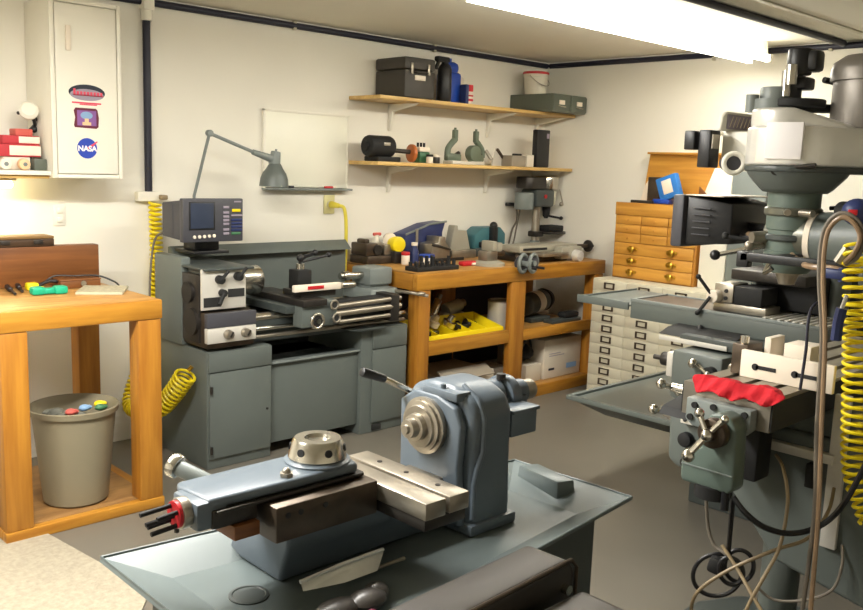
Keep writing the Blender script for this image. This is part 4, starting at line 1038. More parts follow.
part(G, 'stand', MB().box(3.62, 4.10, 1.35, 2.0, 0, .359, .01), 'greyd')
part(G, 'pedestal', MB().box(3.45, 4.0, 1.50, 1.92, .443, .56, .01), 'grey')
part(G, 'column', MB().box(3.75, 4.10, 1.35, 1.86, .56, 1.30, .02), 'greyd')
part(G, 'post', MB().cyl((3.68, 1.44, .864), (3.68, 1.44, 1.2), .045), 'grey')
part(G, 'wheel_guard', MB().box(3.56, 3.90, 1.46, 1.74, .96, 1.11, .012), 'blackm')
part(G, 'head', MB().box(3.46, 3.75, 1.48, 1.80, 1.075, 1.12, .008), 'steeld')
v = thing('machine_vise', 'grey vise with a three spoke handle on the flat table machine', 'vise', (3.42, 1.8, .9475))
zv = .9475
part(v, 'body', MB().box(3.39, 3.52, 1.60, 1.83, zv, zv + .035, .005), 'steelw')
part(v, 'end_jaw', MB().box(3.39, 3.52, 1.745, 1.83, zv + .035, zv + .115, .006), 'steelw')
part(v, 'moving_jaw', MB().box(3.385, 3.53, 1.62, 1.74, zv + .036, zv + .11, .006), 'blackm')
for z in (.055, .085):
    part(v, 'bolt', MB().cyl((3.385, 1.775, zv + z), (3.392, 1.775, zv + z), .008), 'blackm')
h = part(v, 'handle_hub', MB().cyl((3.395, 1.815, zv + .06), (3.345, 1.815, zv + .06), .026, bev=.004), 'label')
part(h, 'spoke', MB().tube([(3.355, 1.815, zv + .06), (3.33, 1.87, zv + .135)], .007).tube([(3.335, 1.815, zv + .06), (3.312, 1.85, zv - .005)], .007).ball((3.33, 1.873, zv + .137), .011).ball((3.312, 1.855, zv - .01), .011), 'blackm')

# ------------------------------------------------------------------ vertical milling machine
K = thing('milling_machine', 'tall grey vertical milling machine with a bright aluminium head at the right', 'machine', (2.5, .7, 0))
part(K, 'base', MB().prism([(2.18, -.25), (2.85, -.25), (2.85, 1.12), (2.76, 1.30), (2.60, 1.38), (2.42, 1.38), (2.26, 1.30), (2.18, 1.12)], 'z', 0, .10, .03, 3), 'greyd')
part(K, 'column', MB().hexa([(2.24, -.2, .10), (2.78, -.2, .10), (2.76, .66, .10), (2.26, .66, .10)], [(2.31, -.1, 1.18), (2.71, -.1, 1.18), (2.69, .60, 1.18), (2.33, .60, 1.18)], .03, 3), 'grey')
part(K, 'column_way', MB().box(2.36, 2.66, .60, .69, .30, 1.15, .004), 'steelw')
part(K, 'knee_screw', MB().cyl((2.5, 1.06, .10), (2.5, 1.06, .47), .055, bev=.006).cyl((2.5, 1.06, .10), (2.5, 1.06, .13), .08), 'grey')
part(K, 'knee', MB().prism([(1.355, .835), (1.35, .66), (1.32, .64), (1.15, .63), (1.0, .46), (.70, .40), (.66, .40), (.66, .835)], 'x', 2.30, 2.74, .015, 3), 'grey')
part(K, 'knee_knob', MB().cyl((2.30, 1.285, .735), (2.275, 1.285, .735), .022, bev=.005), 'blackm')
part(K, 'knee_bolt', MB().cyl((2.30, 1.285, .665), (2.287, 1.285, .665), .013), 'steeld')
s = part(K, 'scale', MB().box(2.275, 2.299, 1.185, 1.30, .785, .808, .002), 'aluw')
part(s, 'screw', MB().cyl((2.276, 1.285, .797), (2.272, 1.285, .797), .006), 'dark')
part(K, 'scale', MB().box(2.275, 2.299, .86, 1.13, .775, .80, .002), 'aluw')
part(K, 'saddle', MB().box(2.31, 2.73, .78, 1.25, .836, .902, .006), 'grey')
part(K, 'way_wiper', MB().prism([(2.31, .84), (2.31, .90), (2.12, .87), (2.10, .85)], 'y', 1.135, 1.27, .003), 'blackm')
part(K, 'way_cover', MB().box(2.19, 2.275, 1.02, 1.10, .70, .895, .008), 'blackm')
# table with three T-slots
prof = [(.905, .903), (1.135, .903), (1.135, .985)]
for yc in (1.085, 1.02, .955):
    prof += [(yc + .009, .985), (yc + .009, .968), (yc - .009, .968), (yc - .009, .985)]
prof += [(.905, .985)]
part(K, 'table', MB().prism(prof, 'x', 1.99, 3.06, .0), 'steelw')
part(K, 'table_apron', MB().box(1.992, 3.058, 1.136, 1.139, .905, .975, .0).box(1.992, 3.058, .901, .904, .905, .975, .0), 'dark')  # table sides coloured near-black for the shadow and way cover there
e = part(K, 'end_bracket', MB().prism([(.935, .905), (.955, .885), (1.085, .885), (1.105, .90), (1.105, .955), (.935, .955)], 'x', 1.955, 1.989, .004), 'greyl')
for y, z in ((1.09, .908), (1.08, .94), (1.03, .945), (.95, .91), (.95, .943)):
    part(e, 'bolt', MB().cyl((1.955, y, z), (1.949, y, z), .008, n=14), 'blackm')
pf = part(K, 'power_feed', MB().prism([(.945, .762), (1.065, .762), (1.072, .772), (1.072, .832), (1.055, .845), (1.022, .858), (1.02, .92), (1.005, .943), (.98, .95), (.955, .943), (.94, .92), (.937, .86), (.935, .775)], 'x', 1.895, 1.953, .010, 3), 'greygreen')
part(pf, 'cover_line', MB().box(1.893, 1.896, .938, 1.07, .806, .809, .0), 'greyl')
part(pf, 'motor_cap', MB().cyl((1.93, 1.0, .735), (1.93, 1.0, .766), .045), 'blackm')
part(pf, 'gland', MB().cyl((1.905, .955, .72), (1.905, .955, .767), .010), 'black')
part(pf, 'dial', MB().cyl((1.895, .985, .905), (1.865, .985, .905), .036, bev=.005).cyl((1.865, .985, .905), (1.845, .985, .905), .016), 'steelb')
cr = part(K, 'crank', MB().tube([(1.85, .985, .905), (1.835, 1.015, .858)], .008).tube([(1.85, .985, .905), (1.86, .955, .945)], .007).tube([(1.85, .985, .905), (1.855, 1.01, .945)], .007).ball((1.833, 1.02, .850), .016).ball((1.857, 1.013, .950), .012).ball((1.862, .952, .948), .010).ball((1.848, .985, .905), .015), 'steel')
for (x, y, z, dy, dz) in ((2.40, 1.42, .855, .05, -.02), (2.40, 1.44, .77, .03, .05)):
    b = part(K, 'ball_crank', MB().cyl((x + .02, 1.36, z - .01), (x + .02, y, z - .01), .014).tube([(x - .04, y, z + .008), (x + .06, y, z - .025)], .008).ball((x - .045, y, z + .01), .016).ball((x + .065, y, z - .028), .018), 'steel')
# head
ax, ay = 2.488, 1.122
part(K, 'quill', MB().lathe([(0, .022), (.03, .032), (.031, .042), (.06, .046)], (ax, ay, 1.20)), 'steelw')
part(K, 'quill_housing', MB().lathe([(0, .055), (.02, .068), (.06, .07), (.062, .066), (.12, .066), (.122, .070), (.25, .072), (.262, .09)], (ax, ay, 1.235), n=36), 'greygreen')
part(K, 'quill_collar', MB().lathe([(0, .074), (.004, .078), (.020, .078), (.024, .074)], (ax, ay, 1.395), n=40), 'kneegrey')
part(K, 'quill_collar', MB().lathe([(0, .072), (.004, .076), (.014, .076), (.018, .072)], (ax, ay, 1.325), n=40), 'greyd')
part(K, 'clamp_bolt', MB().cyl((2.42, 1.07, 1.407), (2.405, 1.03, 1.407), .010).cyl((2.40, 1.10, 1.407), (2.385, 1.09, 1.407), .009), 'steelw')
part(K, 'head_lever', MB().tube([(2.56, 1.05, 1.42), (2.56, 1.0, 1.425)], .006).ball((2.56, .99, 1.426), .010), 'blackm')
part(K, 'gear_housing', MB().lathe([(0, .085), (.010, .098), (.045, .13), (.056, .136)], (ax, ay, 1.46), n=36), 'grey')
def hull(c1, r1, c2, r2, n=14):
    d = Vector((c2[0] - c1[0], c2[1] - c1[1])); a0 = math.atan2(d.y, d.x)
    off = math.acos(max(-1, min(1, (r1 - r2) / d.length)))
    out = []
    for i in range(n + 1):
        a = a0 + off + (2 * PI - 2 * off) * i / n
        out.append((c1[0] + r1 * math.cos(a), c1[1] + r1 * math.sin(a)))
    for i in range(n + 1):
        a = a0 - off + 2 * off * i / n
        out.append((c2[0] + r2 * math.cos(a), c2[1] + r2 * math.sin(a)))
    return out
mx, my = 2.635, .995
part(K, 'gear_flange', MB().prism(hull((ax, ay), .142, (mx, my), .112), 'z', 1.516, 1.532, .004), 'greyd')
cov = MB().prism(hull((2.475, 1.165), .090, (2.57, 1.075), .105), 'z', 1.6385, 1.69, .010, 3)
for v in cov.bm.verts:
    if v.co.z > 1.642:
        q_ = (v.co.x - 2.475) * .72 - (v.co.y - 1.165) * .69
        v.co.z = max(1.641, v.co.z - max(0, q_ - .03) * .42)
hd = part(K, 'belt_housing', MB().prism(hull((ax, ay), .142, (mx, my), .112), 'z', 1.5325, 1.638, .008, 3), 'alu')
part(hd, 'belt_cover', cov, 'alu')
nrm = Vector((-.99, -.14, 0)).normalized()
mp_ = Matrix.Translation((ax + nrm.x * .1415, ay + nrm.y * .1415, 1.600)) @ Matrix.Rotation(math.atan2(nrm.y, nrm.x) + PI / 2, 4, 'Z')
part(hd, 'instruction_plate', MB(mp_).box(-.048, .048, -.0045, .006, -.05, .047, .001), 'inkwhite', 'large white instruction plate')
part(K, 'brake_knob', MB().cyl((2.53, 1.225, 1.69), (2.53, 1.225, 1.757), .044, bev=.004).cyl((2.52, 1.225, 1.67), (2.52, 1.225, 1.722), .056), 'greyl')
part(K, 'side_cap', MB().cyl((2.49, 1.275, 1.685), (2.49, 1.275, 1.735), .018), 'greyl')
part(K, 'drawbar_plate', MB().cyl((2.55, 1.17, 1.70), (2.55, 1.17, 1.722), .078, bev=.004).prism([(2.53, 1.17), (2.63, 1.07), (2.67, 1.12), (2.58, 1.23)], 'z', 1.69, 1.712, .006), 'blackm')
part(K, 'drawbar_unit', MB().cyl((2.545, 1.185, 1.722), (2.545, 1.185, 1.80), .026).box(2.525, 2.595, 1.14, 1.20, 1.75, 1.785, .008).cyl((2.555, 1.175, 1.79), (2.555, 1.175, 1.865), .034, bev=.006).box(2.54, 2.60, 1.12, 1.18, 1.80, 1.86, .012), 'black')
part(K, 'drawbar_sleeve', MB().cyl((2.515, 1.19, 1.73), (2.515, 1.19, 1.80), .014).cyl((2.50, 1.17, 1.76), (2.50, 1.17, 1.815), .016), 'steel')
part(K, 'drawbar_hose', MB().tube(spline([(2.60, 1.12, 1.78), (2.64, 1.10, 1.77), (2.64, 1.07, 1.72), (2.645, 1.07, 1.70)]), .009), 'black')
mo = part(K, 'motor', MB().cyl((mx, my, 1.640), (mx, my, 1.81), .106, bev=.006), 'motorgrey')
part(mo, 'motor_cap', MB().lathe([(0, .114), (.03, .114), (.05, .108), (.07, .08)], (mx, my, 1.772), n=32), 'motorgrey')
part(K, 'motor_bolt', MB().cyl((2.60, 1.035, 1.638), (2.60, 1.035, 1.66), .008), 'steelw')
# front controls of the head
part(K, 'feed_box', MB().box(2.56, 2.76, 1.26, 1.40, 1.54, 1.635, .008), 'white')
n_ = part(K, 'name_plate', MB().prism([(2.52, 1.635), (2.80, 1.635), (2.80, 1.695), (2.56, 1.695), (2.535, 1.68)], 'y', 1.385, 1.40, .006), 'white')
part(n_, 'plate_field', MB().box(2.555, 2.79, 1.383, 1.386, 1.642, 1.686, .0), 'inkgrey')
st = MB()
for i in range(8):
    x = 2.57 + i * .022
    st.tube([(x, 1.382, 1.648), (x + .018, 1.382, 1.68)], .0016, 6)
part(n_, 'plate_script', st, 'label')
part(K, 'frame_bar', MB().tube([(2.545, 1.42, 1.535), (2.545, 1.42, 1.615), (2.57, 1.42, 1.628), (2.74, 1.40, 1.632)], .007), 'white')
part(K, 'handwheel', MB().ring((2.44, 1.29, 1.537), (-.75, -.66, 0), .028, .0075, 32), 'white')
part(K, 'wheel_hub', MB().cyl((2.50, 1.345, 1.537), (2.443, 1.293, 1.537), .022), 'charcoal')
part(K, 'feed_lever', MB().box(2.635, 2.655, 1.33, 1.352, 1.56, 1.625, .006), 'greyd')
bb = part(K, 'switch_box', MB().box(2.475, 2.535, 1.39, 1.43, 1.523, 1.635, .004).box(2.46, 2.50, 1.435, 1.47, 1.575, 1.632, .004), 'black')
part(bb, 'silver_label', MB().box(2.482, 2.522, 1.386, 1.391, 1.58, 1.622, .0), 'steelw')
# quill feed levers
part(K, 'quill_lever', MB().tube([(2.512,1.360,1.260), (2.564,1.220,1.301)], .0075), 'steel')
part(K, 'lever_ball', MB().ball((2.506,1.360,1.260), .016), 'black')
part(K, 'quill_knob', MB().cyl((2.41, 1.20, 1.33), (2.47, 1.16, 1.335), .016).ball((2.42, 1.21, 1.305), .014).tube([(2.42, 1.21, 1.305), (2.47, 1.17, 1.31)], .007), 'steelw')
part(K, 'spider', MB().tube([(2.42, 1.28, 1.325), (2.46, 1.18, 1.315)], .006).ball((2.42, 1.285, 1.327), .011), 'blackm')
part(K, 'stop_bar', MB().box(2.29, 2.32, .88, 1.17, 1.272, 1.296, .003).box(2.29, 2.32, 1.145, 1.18, 1.255, 1.298, .004), 'black')
part(K, 'stop_bracket', MB().box(2.315, 2.47, 1.06, 1.10, 1.275, 1.293, .003), 'blackm')
part(K, 'lock_screw', MB().tube([(2.380,1.125,1.269), (2.360,1.127,1.239), (2.360,1.108,1.255)], .008), 'steel')
part(K, 'tee_bolts', MB().cyl((2.41, 1.09, 1.535), (2.38, 1.08, 1.535), .010).cyl((2.40, 1.14, 1.525), (2.355, 1.12, 1.52), .014).tube([(2.36, 1.10, 1.525), (2.37, 1.02, 1.535)], .007), 'steeld')
# knuckle, ram
part(K, 'knuckle', MB().lathe([(0, .055), (.03, .064), (.10, .072), (.125, .074)], (2.50, 1.185, 1.335), (0, -1, 0), 40), 'kneegrey')
rg = part(K, 'tilt_ring', MB().lathe([(0, .0765), (.016, .0765)], (2.50, 1.061, 1.335), (0, -1, 0), 48), 'label')
part(K, 'ram_flange', MB().lathe([(0, .075), (.10, .082), (.14, .10), (.20, .105)], (2.50, 1.044, 1.335), (0, -1, 0), 40), 'grey')
part(K, 'ram', MB().box(2.40, 2.64, -.35, .90, 1.215, 1.43, .02), 'grey')
part(K, 'turret', MB().cyl((2.52, .25, 1.18), (2.52, .25, 1.215), .19), 'grey')
part(K, 'side_box', MB().box(2.66, 2.80, .86, 1.0, 1.35, 1.50, .008), 'charcoal')
part(K, 'scale_rail', MB().hexa([(2.285, .835, .55), (2.30, .835, .55), (2.30, .875, .55), (2.285, .875, .55)], [(2.285, .835, .96), (2.30, .835, .96), (2.30, .875, .96), (2.285, .875, .96)], .002), 'aluw')
part(K, 'rail_head', MB().box(2.27, 2.30, .90, .925, .70, .765, .004), 'blackm')
part(K, 'foot_plate', MB().box(2.555, 2.565, .90, 1.0, .355, .405, .003), 'greyl')

SHIFT = .055
# readout of the mill
t = thing('digital_readout', 'black digital readout seen from behind, hung left of the mill head', 'display', (2.86, 1.55, 1.26))
part(t, 'case', MB().hexa([(2.71, 1.45, 1.275), (3.0, 1.45, 1.275), (3.03, 1.60, 1.265), (2.675, 1.60, 1.265)], [(2.71, 1.45, 1.408), (3.0, 1.45, 1.408), (3.03, 1.60, 1.432), (2.675, 1.60, 1.432)], .006), 'black')
part(t, 'bezel', MB().box(2.655, 3.04, 1.601, 1.645, 1.255, 1.432, .008), 'charcoal')
rb = MB()
for z in (1.30, 1.322, 1.344, 1.366, 1.388):
    rb.box(2.672, 2.682, 1.51, 1.575, z, z + .003, 0)
part(t, 'vent', rb, 'charcoal')
part(t, 'top_plate', MB().box(2.66, 3.04, 1.46, 1.60, 1.430, 1.434, .001), 'steelw')
part(t, 'arm', MB().tube([(2.85, 1.45, 1.33), (2.80, 1.30, 1.33), (2.62, 1.18, 1.36)], .016), 'blackm')
part(t, 'connector', MB().cyl((2.78, 1.45, 1.30), (2.78, 1.41, 1.30), .012), 'charcoal')
part(t, 'connector', MB().cyl((2.88, 1.45, 1.30), (2.88, 1.41, 1.30), .012), 'charcoal')
SHIFT = 0
part(t, 'cable', MB().tube(spline([(2.825,1.420,1.311), (2.600,1.220,1.315), (2.400,1.065,1.285), (2.270,0.971,1.279), (2.250,0.907,1.282), (2.250,0.870,1.276)]), .008), 'hose')

# fixture plate and rag on the mill table
t = thing('fixture_plate', 'white slotted plate standing upright on the milling table', 'plate', (2.17, .95, .9855))
ft = MB()
y0, y1 = .835, 1.075
ft.box(2.16, 2.175, y0, y1, .9855, 1.056, .002)
part(t, 'plate', ft, 'label')
for y in (1.012, .908):
    part(t, 'slot', MB().box(2.1585, 2.1615, y - .033, y + .02, 1.012, 1.022, .0).cyl((2.1585, y + .022, 1.017), (2.1615, y + .022, 1.017), .009), 'dark')
part(t, 'end_block', MB().box(2.177, 2.26, 1.065, 1.11, .9855, 1.066, .003), 'steelb')
part(t, 'rear_block', MB().box(2.23, 2.31, 1.03, 1.048, .9855, 1.085, .002), 'label')
part(t, 'rear_block', MB().box(2.23, 2.31, .925, .995, .9855, 1.078, .002), 'label')
part(t, 'bolt_head', MB().cyl((2.20, 1.088, 1.066), (2.20, 1.088, 1.085), .012), 'steel')
# rag
def rag():
    b = MB(); bm = b.bm
    ny, nr = 60, 22
    rings = []
    rnd = random.Random(5)
    for i in range(ny + 1):
        u = i / ny
        y = 1.118 - u * .240
        sc = min(1, (u * 8) ** .5 if u > 0 else .05, ((1 - u) * 8) ** .5 if u < 1 else .05)
        ring = []
        for j in range(nr):
            a = 2 * PI * j / nr
            k = sc * (1 + .10 * math.sin(3 * a + u * 30) + .08 * math.sin(u * 43 + a) + rnd.uniform(-.035, .035))
            x = 2.004 + .034 * k * math.cos(a) + .006 * math.sin(u * 11)
            z = .996 + .010 * k * math.sin(a) + .003 * math.cos(u * 16)
            if math.cos(a) < -.2:
                z -= .022 * sc * (-math.cos(a)) * (1 + .25 * math.sin(u * 17))
            elif z < .986: z = .986
            ring.append(bm.verts.new((x, y, z)))
        rings.append(ring)
    for r0_, r1_ in zip(rings, rings[1:]):
        for j in range(nr):
            bm.faces.new((r0_[j], r0_[(j + 1) % nr], r1_[(j + 1) % nr], r1_[j]))
    bm.faces.new(rings[0]); bm.faces.new(list(reversed(rings[-1])))
    bmesh.ops.recalc_face_normals(bm, faces=bm.faces[:])
    bmesh.ops.subdivide_edges(bm, edges=bm.edges[:], cuts=1, smooth=1.0)
    return b
solo('rag', rag(), 'redcloth', 'crumpled bright red shop rag lying on the end of the milling table', 'rag')

# ------------------------------------------------------------------ hoses and cables at the mill
hoses = [[(2.020,0.775,0.424), (2.020,0.782,0.720), (2.040,0.804,0.927), (2.060,0.825,1.134), (2.080,0.853,1.281), (2.100,0.862,1.372), (2.100,0.840,1.411), (2.100,0.813,1.411), (2.100,0.788,1.378), (2.100,0.795,1.339), (2.120,0.822,1.312)],
         [(2.020,0.798,0.414), (2.030,0.795,0.713), (2.050,0.818,0.922), (2.070,0.836,1.131), (2.090,0.866,1.279), (2.110,0.875,1.373), (2.110,0.850,1.419), (2.110,0.814,1.419), (2.110,0.783,1.381), (2.110,0.791,1.330), (2.130,0.823,1.307)]]
for i, h in enumerate(hoses):
    solo('hose', MB().tube(spline(h), .0058, 8), ('hose', 'greycord')[i], ('clear brown hose looped over in front of the mill column', 'grey hose running beside the clear brown hose of the mill')[i], 'hose')
t = thing('air_hose', 'coiled bright yellow air hose hanging at the right edge', 'hose', (2.2, .82, .72))
part(t, 'coil', MB().tube(coil([(2.220,0.834,1.340), (2.200,0.819,1.289), (2.180,0.799,1.173), (2.180,0.781,0.981), (2.180,0.763,0.812), (2.180,0.714,0.701)], .033, 33, .007, 16), .0046, 6), 'yellow')
part(t, 'fitting', MB().tube([(2.200,0.870,1.303), (2.200,0.850,1.339)], .012), 'steelw')
t = thing('air_gun', 'blue air gun hanging beside the yellow coiled hose', 'tool', (2.1, .82, 1.1))
part(t, 'grip', MB().tube([(2.120,0.818,1.204), (2.120,0.823,1.170), (2.120,0.824,1.127)], .013), 'navy')
part(t, 'nozzle', MB().tube([(2.120,0.818,1.204), (2.120,0.810,1.236)], .005), 'aluw')
t = thing('cap_light', 'round blue fitting with a red mark at the right edge', 'fitting', (2.2, .78, 1.38))
pt = Vector((2.320,0.884,1.422))
part(t, 'body', MB().ball(pt, .036, (1, 1, .95), 20), 'navy')
part(t, 'red_mark', MB().cbox(pt + Vector((-.036, -.004, 0)), (.006, .022, .014), (0, 0, .35), .002), 'red')
part(t, 'neck', MB().cyl(pt + Vector((.02, .02, -.0)), pt + Vector((.05, .055, .0)), .024), 'black')
t = thing('valve', 'small dark blue hose valve in front of the mill column', 'fitting', (2.220,0.874,1.268))
part(t, 'body', MB().cbox((2.240,0.887,1.270), (.03, .06, .025), (0, 0, 0), .006).cyl((2.240,0.871,1.252), (2.240,0.872,1.286), .010), 'navy')
part(t, 'stem', MB().tube([(2.240,0.907,1.273), (2.240,0.858,1.266)], .008), 'black')
solo('cable', MB().tube(spline([(1.885,0.926,0.765), (1.890,0.897,0.736), (1.920,0.867,0.704), (1.980,0.838,0.680), (2.040,0.810,0.679), (2.080,0.778,0.708), (2.080,0.743,0.773), (2.080,0.709,0.872)]), .007), 'black', 'thick black cable sagging from the power feed to the right edge', 'cable')
t = thing('cable', 'coiled black power cord with a plug hanging under the power feed', 'cable', (1.980,0.962,0.529))
P0 = Vector((1.885,0.926,0.762))
part(t, 'drop', MB().tube(spline([P0, (1.910,0.938,0.698), (1.960,0.962,0.613), (1.970,0.967,0.575)]), .006), 'black')
def loop(c, rx, ry, tilt, turns=1.0, n=40):
    c = Vector(c); out = []
    u = Vector((.55, -.83, 0)); w = Vector((0.1, .06, .99))
    for i in range(n + 1):
        a = 2 * PI * turns * i / n + PI / 2
        p = u * (rx * math.cos(a)) + w * (ry * math.sin(a))
        q = u * (p.dot(u) * math.cos(tilt) - p.dot(w) * math.sin(tilt)) + w * (p.dot(u) * math.sin(tilt) + p.dot(w) * math.cos(tilt))
        out.append(c + q)
    return out
for (px_, rx, ry, tl) in (((1.980,0.996,0.517), .060, .052, .5), ((1.990,0.946,0.556), .034, .040, .0), ((1.960,0.951,0.550), .028, .034, .4)):
    part(t, 'loop', MB().tube(loop(px_, rx, ry, tl), .0055), 'black')
part(t, 'plug', MB().cbox((1.970,0.993,0.547), (.04, .04, .04), (.2, .1, .3), .008), 'blackm')
solo('cable', MB().tube(spline([(1.970,1.040,0.728), (1.980,1.032,0.636), (1.980,1.011,0.591), (1.980,0.983,0.580), (1.980,0.958,0.565)]), .0045), 'greycord', 'thin grey cable hanging left of the black power cord', 'cable')
for pts, lb in (([(1.900,1.014,0.404), (1.910,1.017,0.465), (1.920,0.994,0.510), (1.950,0.937,0.569), (2.000,0.866,0.623), (2.080,0.824,0.645), (2.180,0.822,0.686), (2.240,0.836,0.730)], 'beige cord rising from the lower picture edge past the black coil'),
                ([(1.900,0.896,0.415), (1.920,0.882,0.500), (1.950,0.862,0.576), (2.000,0.855,0.639), (2.100,0.890,0.716), (2.200,0.953,0.759), (2.260,1.001,0.769)], 'beige cord hanging from under the milling table to the floor'),
                ([(1.960,0.980,0.607), (1.950,0.929,0.564), (1.930,0.879,0.526), (1.920,0.831,0.481)], 'short beige cord crossing the black coil towards the lower right')):
    solo('cord', MB().tube(spline(pts), .0045), 'beigecord', lb, 'cord')
solo('cord', MB().tube(spline([(2.120,0.896,0.991), (2.140,0.900,1.087), (2.160,0.910,1.146), (2.200,0.921,1.183), (2.250,0.919,1.200)]), .004), 'navyblack', 'thin dark blue cord in front of the slotted plate', 'cord')
solo('cord', MB().tube(spline([(2.300,0.823,0.566), (2.280,0.810,0.521), (2.260,0.821,0.455), (2.240,0.878,0.411), (2.220,0.948,0.390), (2.200,0.988,0.415)]), .004), 'greycord', 'thin grey cord curving over the mill base', 'cord')

# ------------------------------------------------------------------ front lathe
F = thing('turret_lathe', 'blue-grey small turret lathe on a shallow tray in the foreground', 'lathe', (1.35, 1.38, 0))
# tray: outer rim (z=.68) and inset floor (z=.64)
O = [(.72, 1.07), (.72, 1.70), (1.87, 1.58), (1.89, 1.20)]
I = [(.83, 1.17), (.825, 1.60), (1.76, 1.50), (1.77, 1.28)]
zr, zf, th = .68, .640, .006
def lay(P, z): return [(x, y, z) for x, y in P]
V = lay(O, zr) + lay(I, zf) + lay(I, zf - th) + lay([(x + (.004 if x > 1.3 else -.004), y) for x, y in O], zr - th * 1.4)
Fc = [(4, 5, 6, 7), (11, 10, 9, 8)]
for i in range(4):
    j = (i + 1) % 4
    Fc += [(i, j, 4 + j, 4 + i), (8 + i, 8 + j, 12 + j, 12 + i), (i, 12 + i, 12 + j, j)]
SHARP = 12
part(F, 'tray', MB().mesh(V, Fc), 'pan')
part(F, 'tray_rim', MB().tube([(x, y, zr) for x, y in O], 0.0035, 8, closed=True), 'pan')
SHARP = 38
part(F, 'tray_boss', MB().hexa([(1.79, 1.36, .642), (1.845, 1.34, .642), (1.875, 1.50, .642), (1.82, 1.53, .642)], [(1.795, 1.365, .694), (1.845, 1.348, .694), (1.872, 1.495, .694), (1.82, 1.52, .694)], .006), 'pan')
part(F, 'drain', MB().lathe([(0, .040), (.003, .040), (.004, .034), (.002, .032)], (.905, 1.435, .6398)), 'greyd')
cb = part(F, 'cabinet', MB().hexa([(.79, 1.14, 0), (1.795, 1.24, 0), (1.795, 1.50, 0), (.79, 1.62, 0)], [(.79, 1.14, .633), (1.795, 1.24, .633), (1.795, 1.50, .633), (.79, 1.62, .633)], .004), 'greyd')
# bed
part(F, 'bed', MB().prism([(1.44, .6405), (1.64, .6405), (1.62, .70), (1.58, .72), (1.58, .755), (1.41, .755), (1.41, .72), (1.42, .70)], 'x', .98, 1.50, .01, 3), 'greyb')
part(F, 'bed_way', MB().box(.99, 1.45, 1.43, 1.55, .755, .768, .003), 'steelw')
# headstock
hp = [(1.355, .6405), (1.355, .70), (1.36, .82), (1.36, .925), (1.38, .962), (1.43, .986), (1.52, .988), (1.58, .965), (1.60, .92), (1.60, .6405)]
part(F, 'headstock', MB().prism(hp, 'x', 1.46, 1.60, .022, 4), 'greyb')
part(F, 'head_face', MB().prism([(1.372, .66), (1.385, .80), (1.378, .90), (1.40, .945), (1.46, .962), (1.54, .962), (1.59, .93), (1.585, .66)], 'x', 1.435, 1.459, .008, 3), 'greyb')
part(F, 'head_foot', MB().box(1.45, 1.61, 1.345, 1.61, .6405, .668, .006), 'greyb')
part(F, 'head_cap', MB().box(1.44, 1.50, 1.40, 1.52, .955, .978, .006).cyl((1.455, 1.46, .975), (1.455, 1.46, .988), .007), 'greyb')
ys, zs = 1.49, .885
sp = part(F, 'spindle_flange', MB().lathe([(0, .066), (.006, .069), (.016, .069), (.018, .061), (.025, .061), (.027, .052), (.033, .050)], (1.436, ys, zs), (-1, 0, 0), 48), 'steelw')
part(sp, 'nose', MB().lathe([(0, .034), (.014, .032), (.016, .024), (.034, .022), (.035, .012), (.042, .010)], (1.403, ys, zs), (-1, 0, 0), 32), 'steelw')
for k in range(6):
    a = PI / 3 * k + .4
    part(sp, 'bolt', MB().cyl((1.423, ys + .058 * math.cos(a), zs + .058 * math.sin(a)), (1.418, ys + .058 * math.cos(a), zs + .058 * math.sin(a)), .005, n=12), 'steeld')
part(F, 'rear_bearing', MB().cyl((1.60, ys, .925), (1.665, ys - .02, .925), .044, bev=.006).cyl((1.665, ys - .02, .925), (1.70, ys - .02, .925), .052, bev=.004).cyl((1.70, ys - .02, .925), (1.75, ys - .02, .925), .032), 'greyb')
part(F, 'closer_tube', MB().cyl((1.745, ys - .02, .925), (1.79, ys - .02, .925), .027, bev=.004), 'steelw')
part(F, 'rear_bracket', MB().box(1.60, 1.695, 1.365, 1.43, .85, .915, .004).box(1.60, 1.70, 1.36, 1.435, .908, .918, .003).box(1.64, 1.735, 1.43, 1.47, .87, .925, .006), 'greyb')
part(F, 'bracket_pin', MB().cyl((1.66, ys - .03, .97), (1.66, ys - .03, .985), .012), 'steeld')
part(F, 'side_rib', MB().tube([(1.465, 1.357, .68), (1.468, 1.360, .76), (1.475, 1.358, .80), (1.49, 1.357, .84), (1.492, 1.36, .92), (1.493, 1.383, .962), (1.494, 1.43, .984)], .007, 10), 'greyb')
lv = part(F, 'lever', MB().tube([(1.50, 1.585, .925), (1.39, 1.60, .982)], .0075), 'steel')
part(lv, 'lever_grip', MB().cyl((1.392, 1.60, .981), (1.322, 1.605, 1.008), .0105, .012, bev=.005), 'black')
# cross slide
cs = part(F, 'cross_slide', MB().box(1.175, 1.232, 1.215, 1.52, .795, .832, .003), 'steelw')
part(F, 'cross_slide', MB().box(1.242, 1.300, 1.215, 1.55, .795, .832, .003), 'steelw')
part(F, 'slide_base', MB().box(1.18, 1.298, 1.222, 1.54, .7685, .794, .003), 'steeld')
for y in (1.28, 1.38, 1.47):
    part(cs, 'bolt', MB().cyl((1.27, y, .832), (1.27, y, .8335), .006, n=12), 'steeld')
# saddle block
sb = part(F, 'saddle', MB().box(.918, 1.172, 1.36, 1.53, .769, .842, .004), 'steelb')
for x in (.945, .975, 1.035):
    part(sb, 'hole', MB().cyl((x, 1.36, .822), (x, 1.3585, .822), .006, n=14), 'dark')
part(F, 'saddle_step', MB().box(.845, .902, 1.39, 1.50, .785, .814, .003), 'redwood')
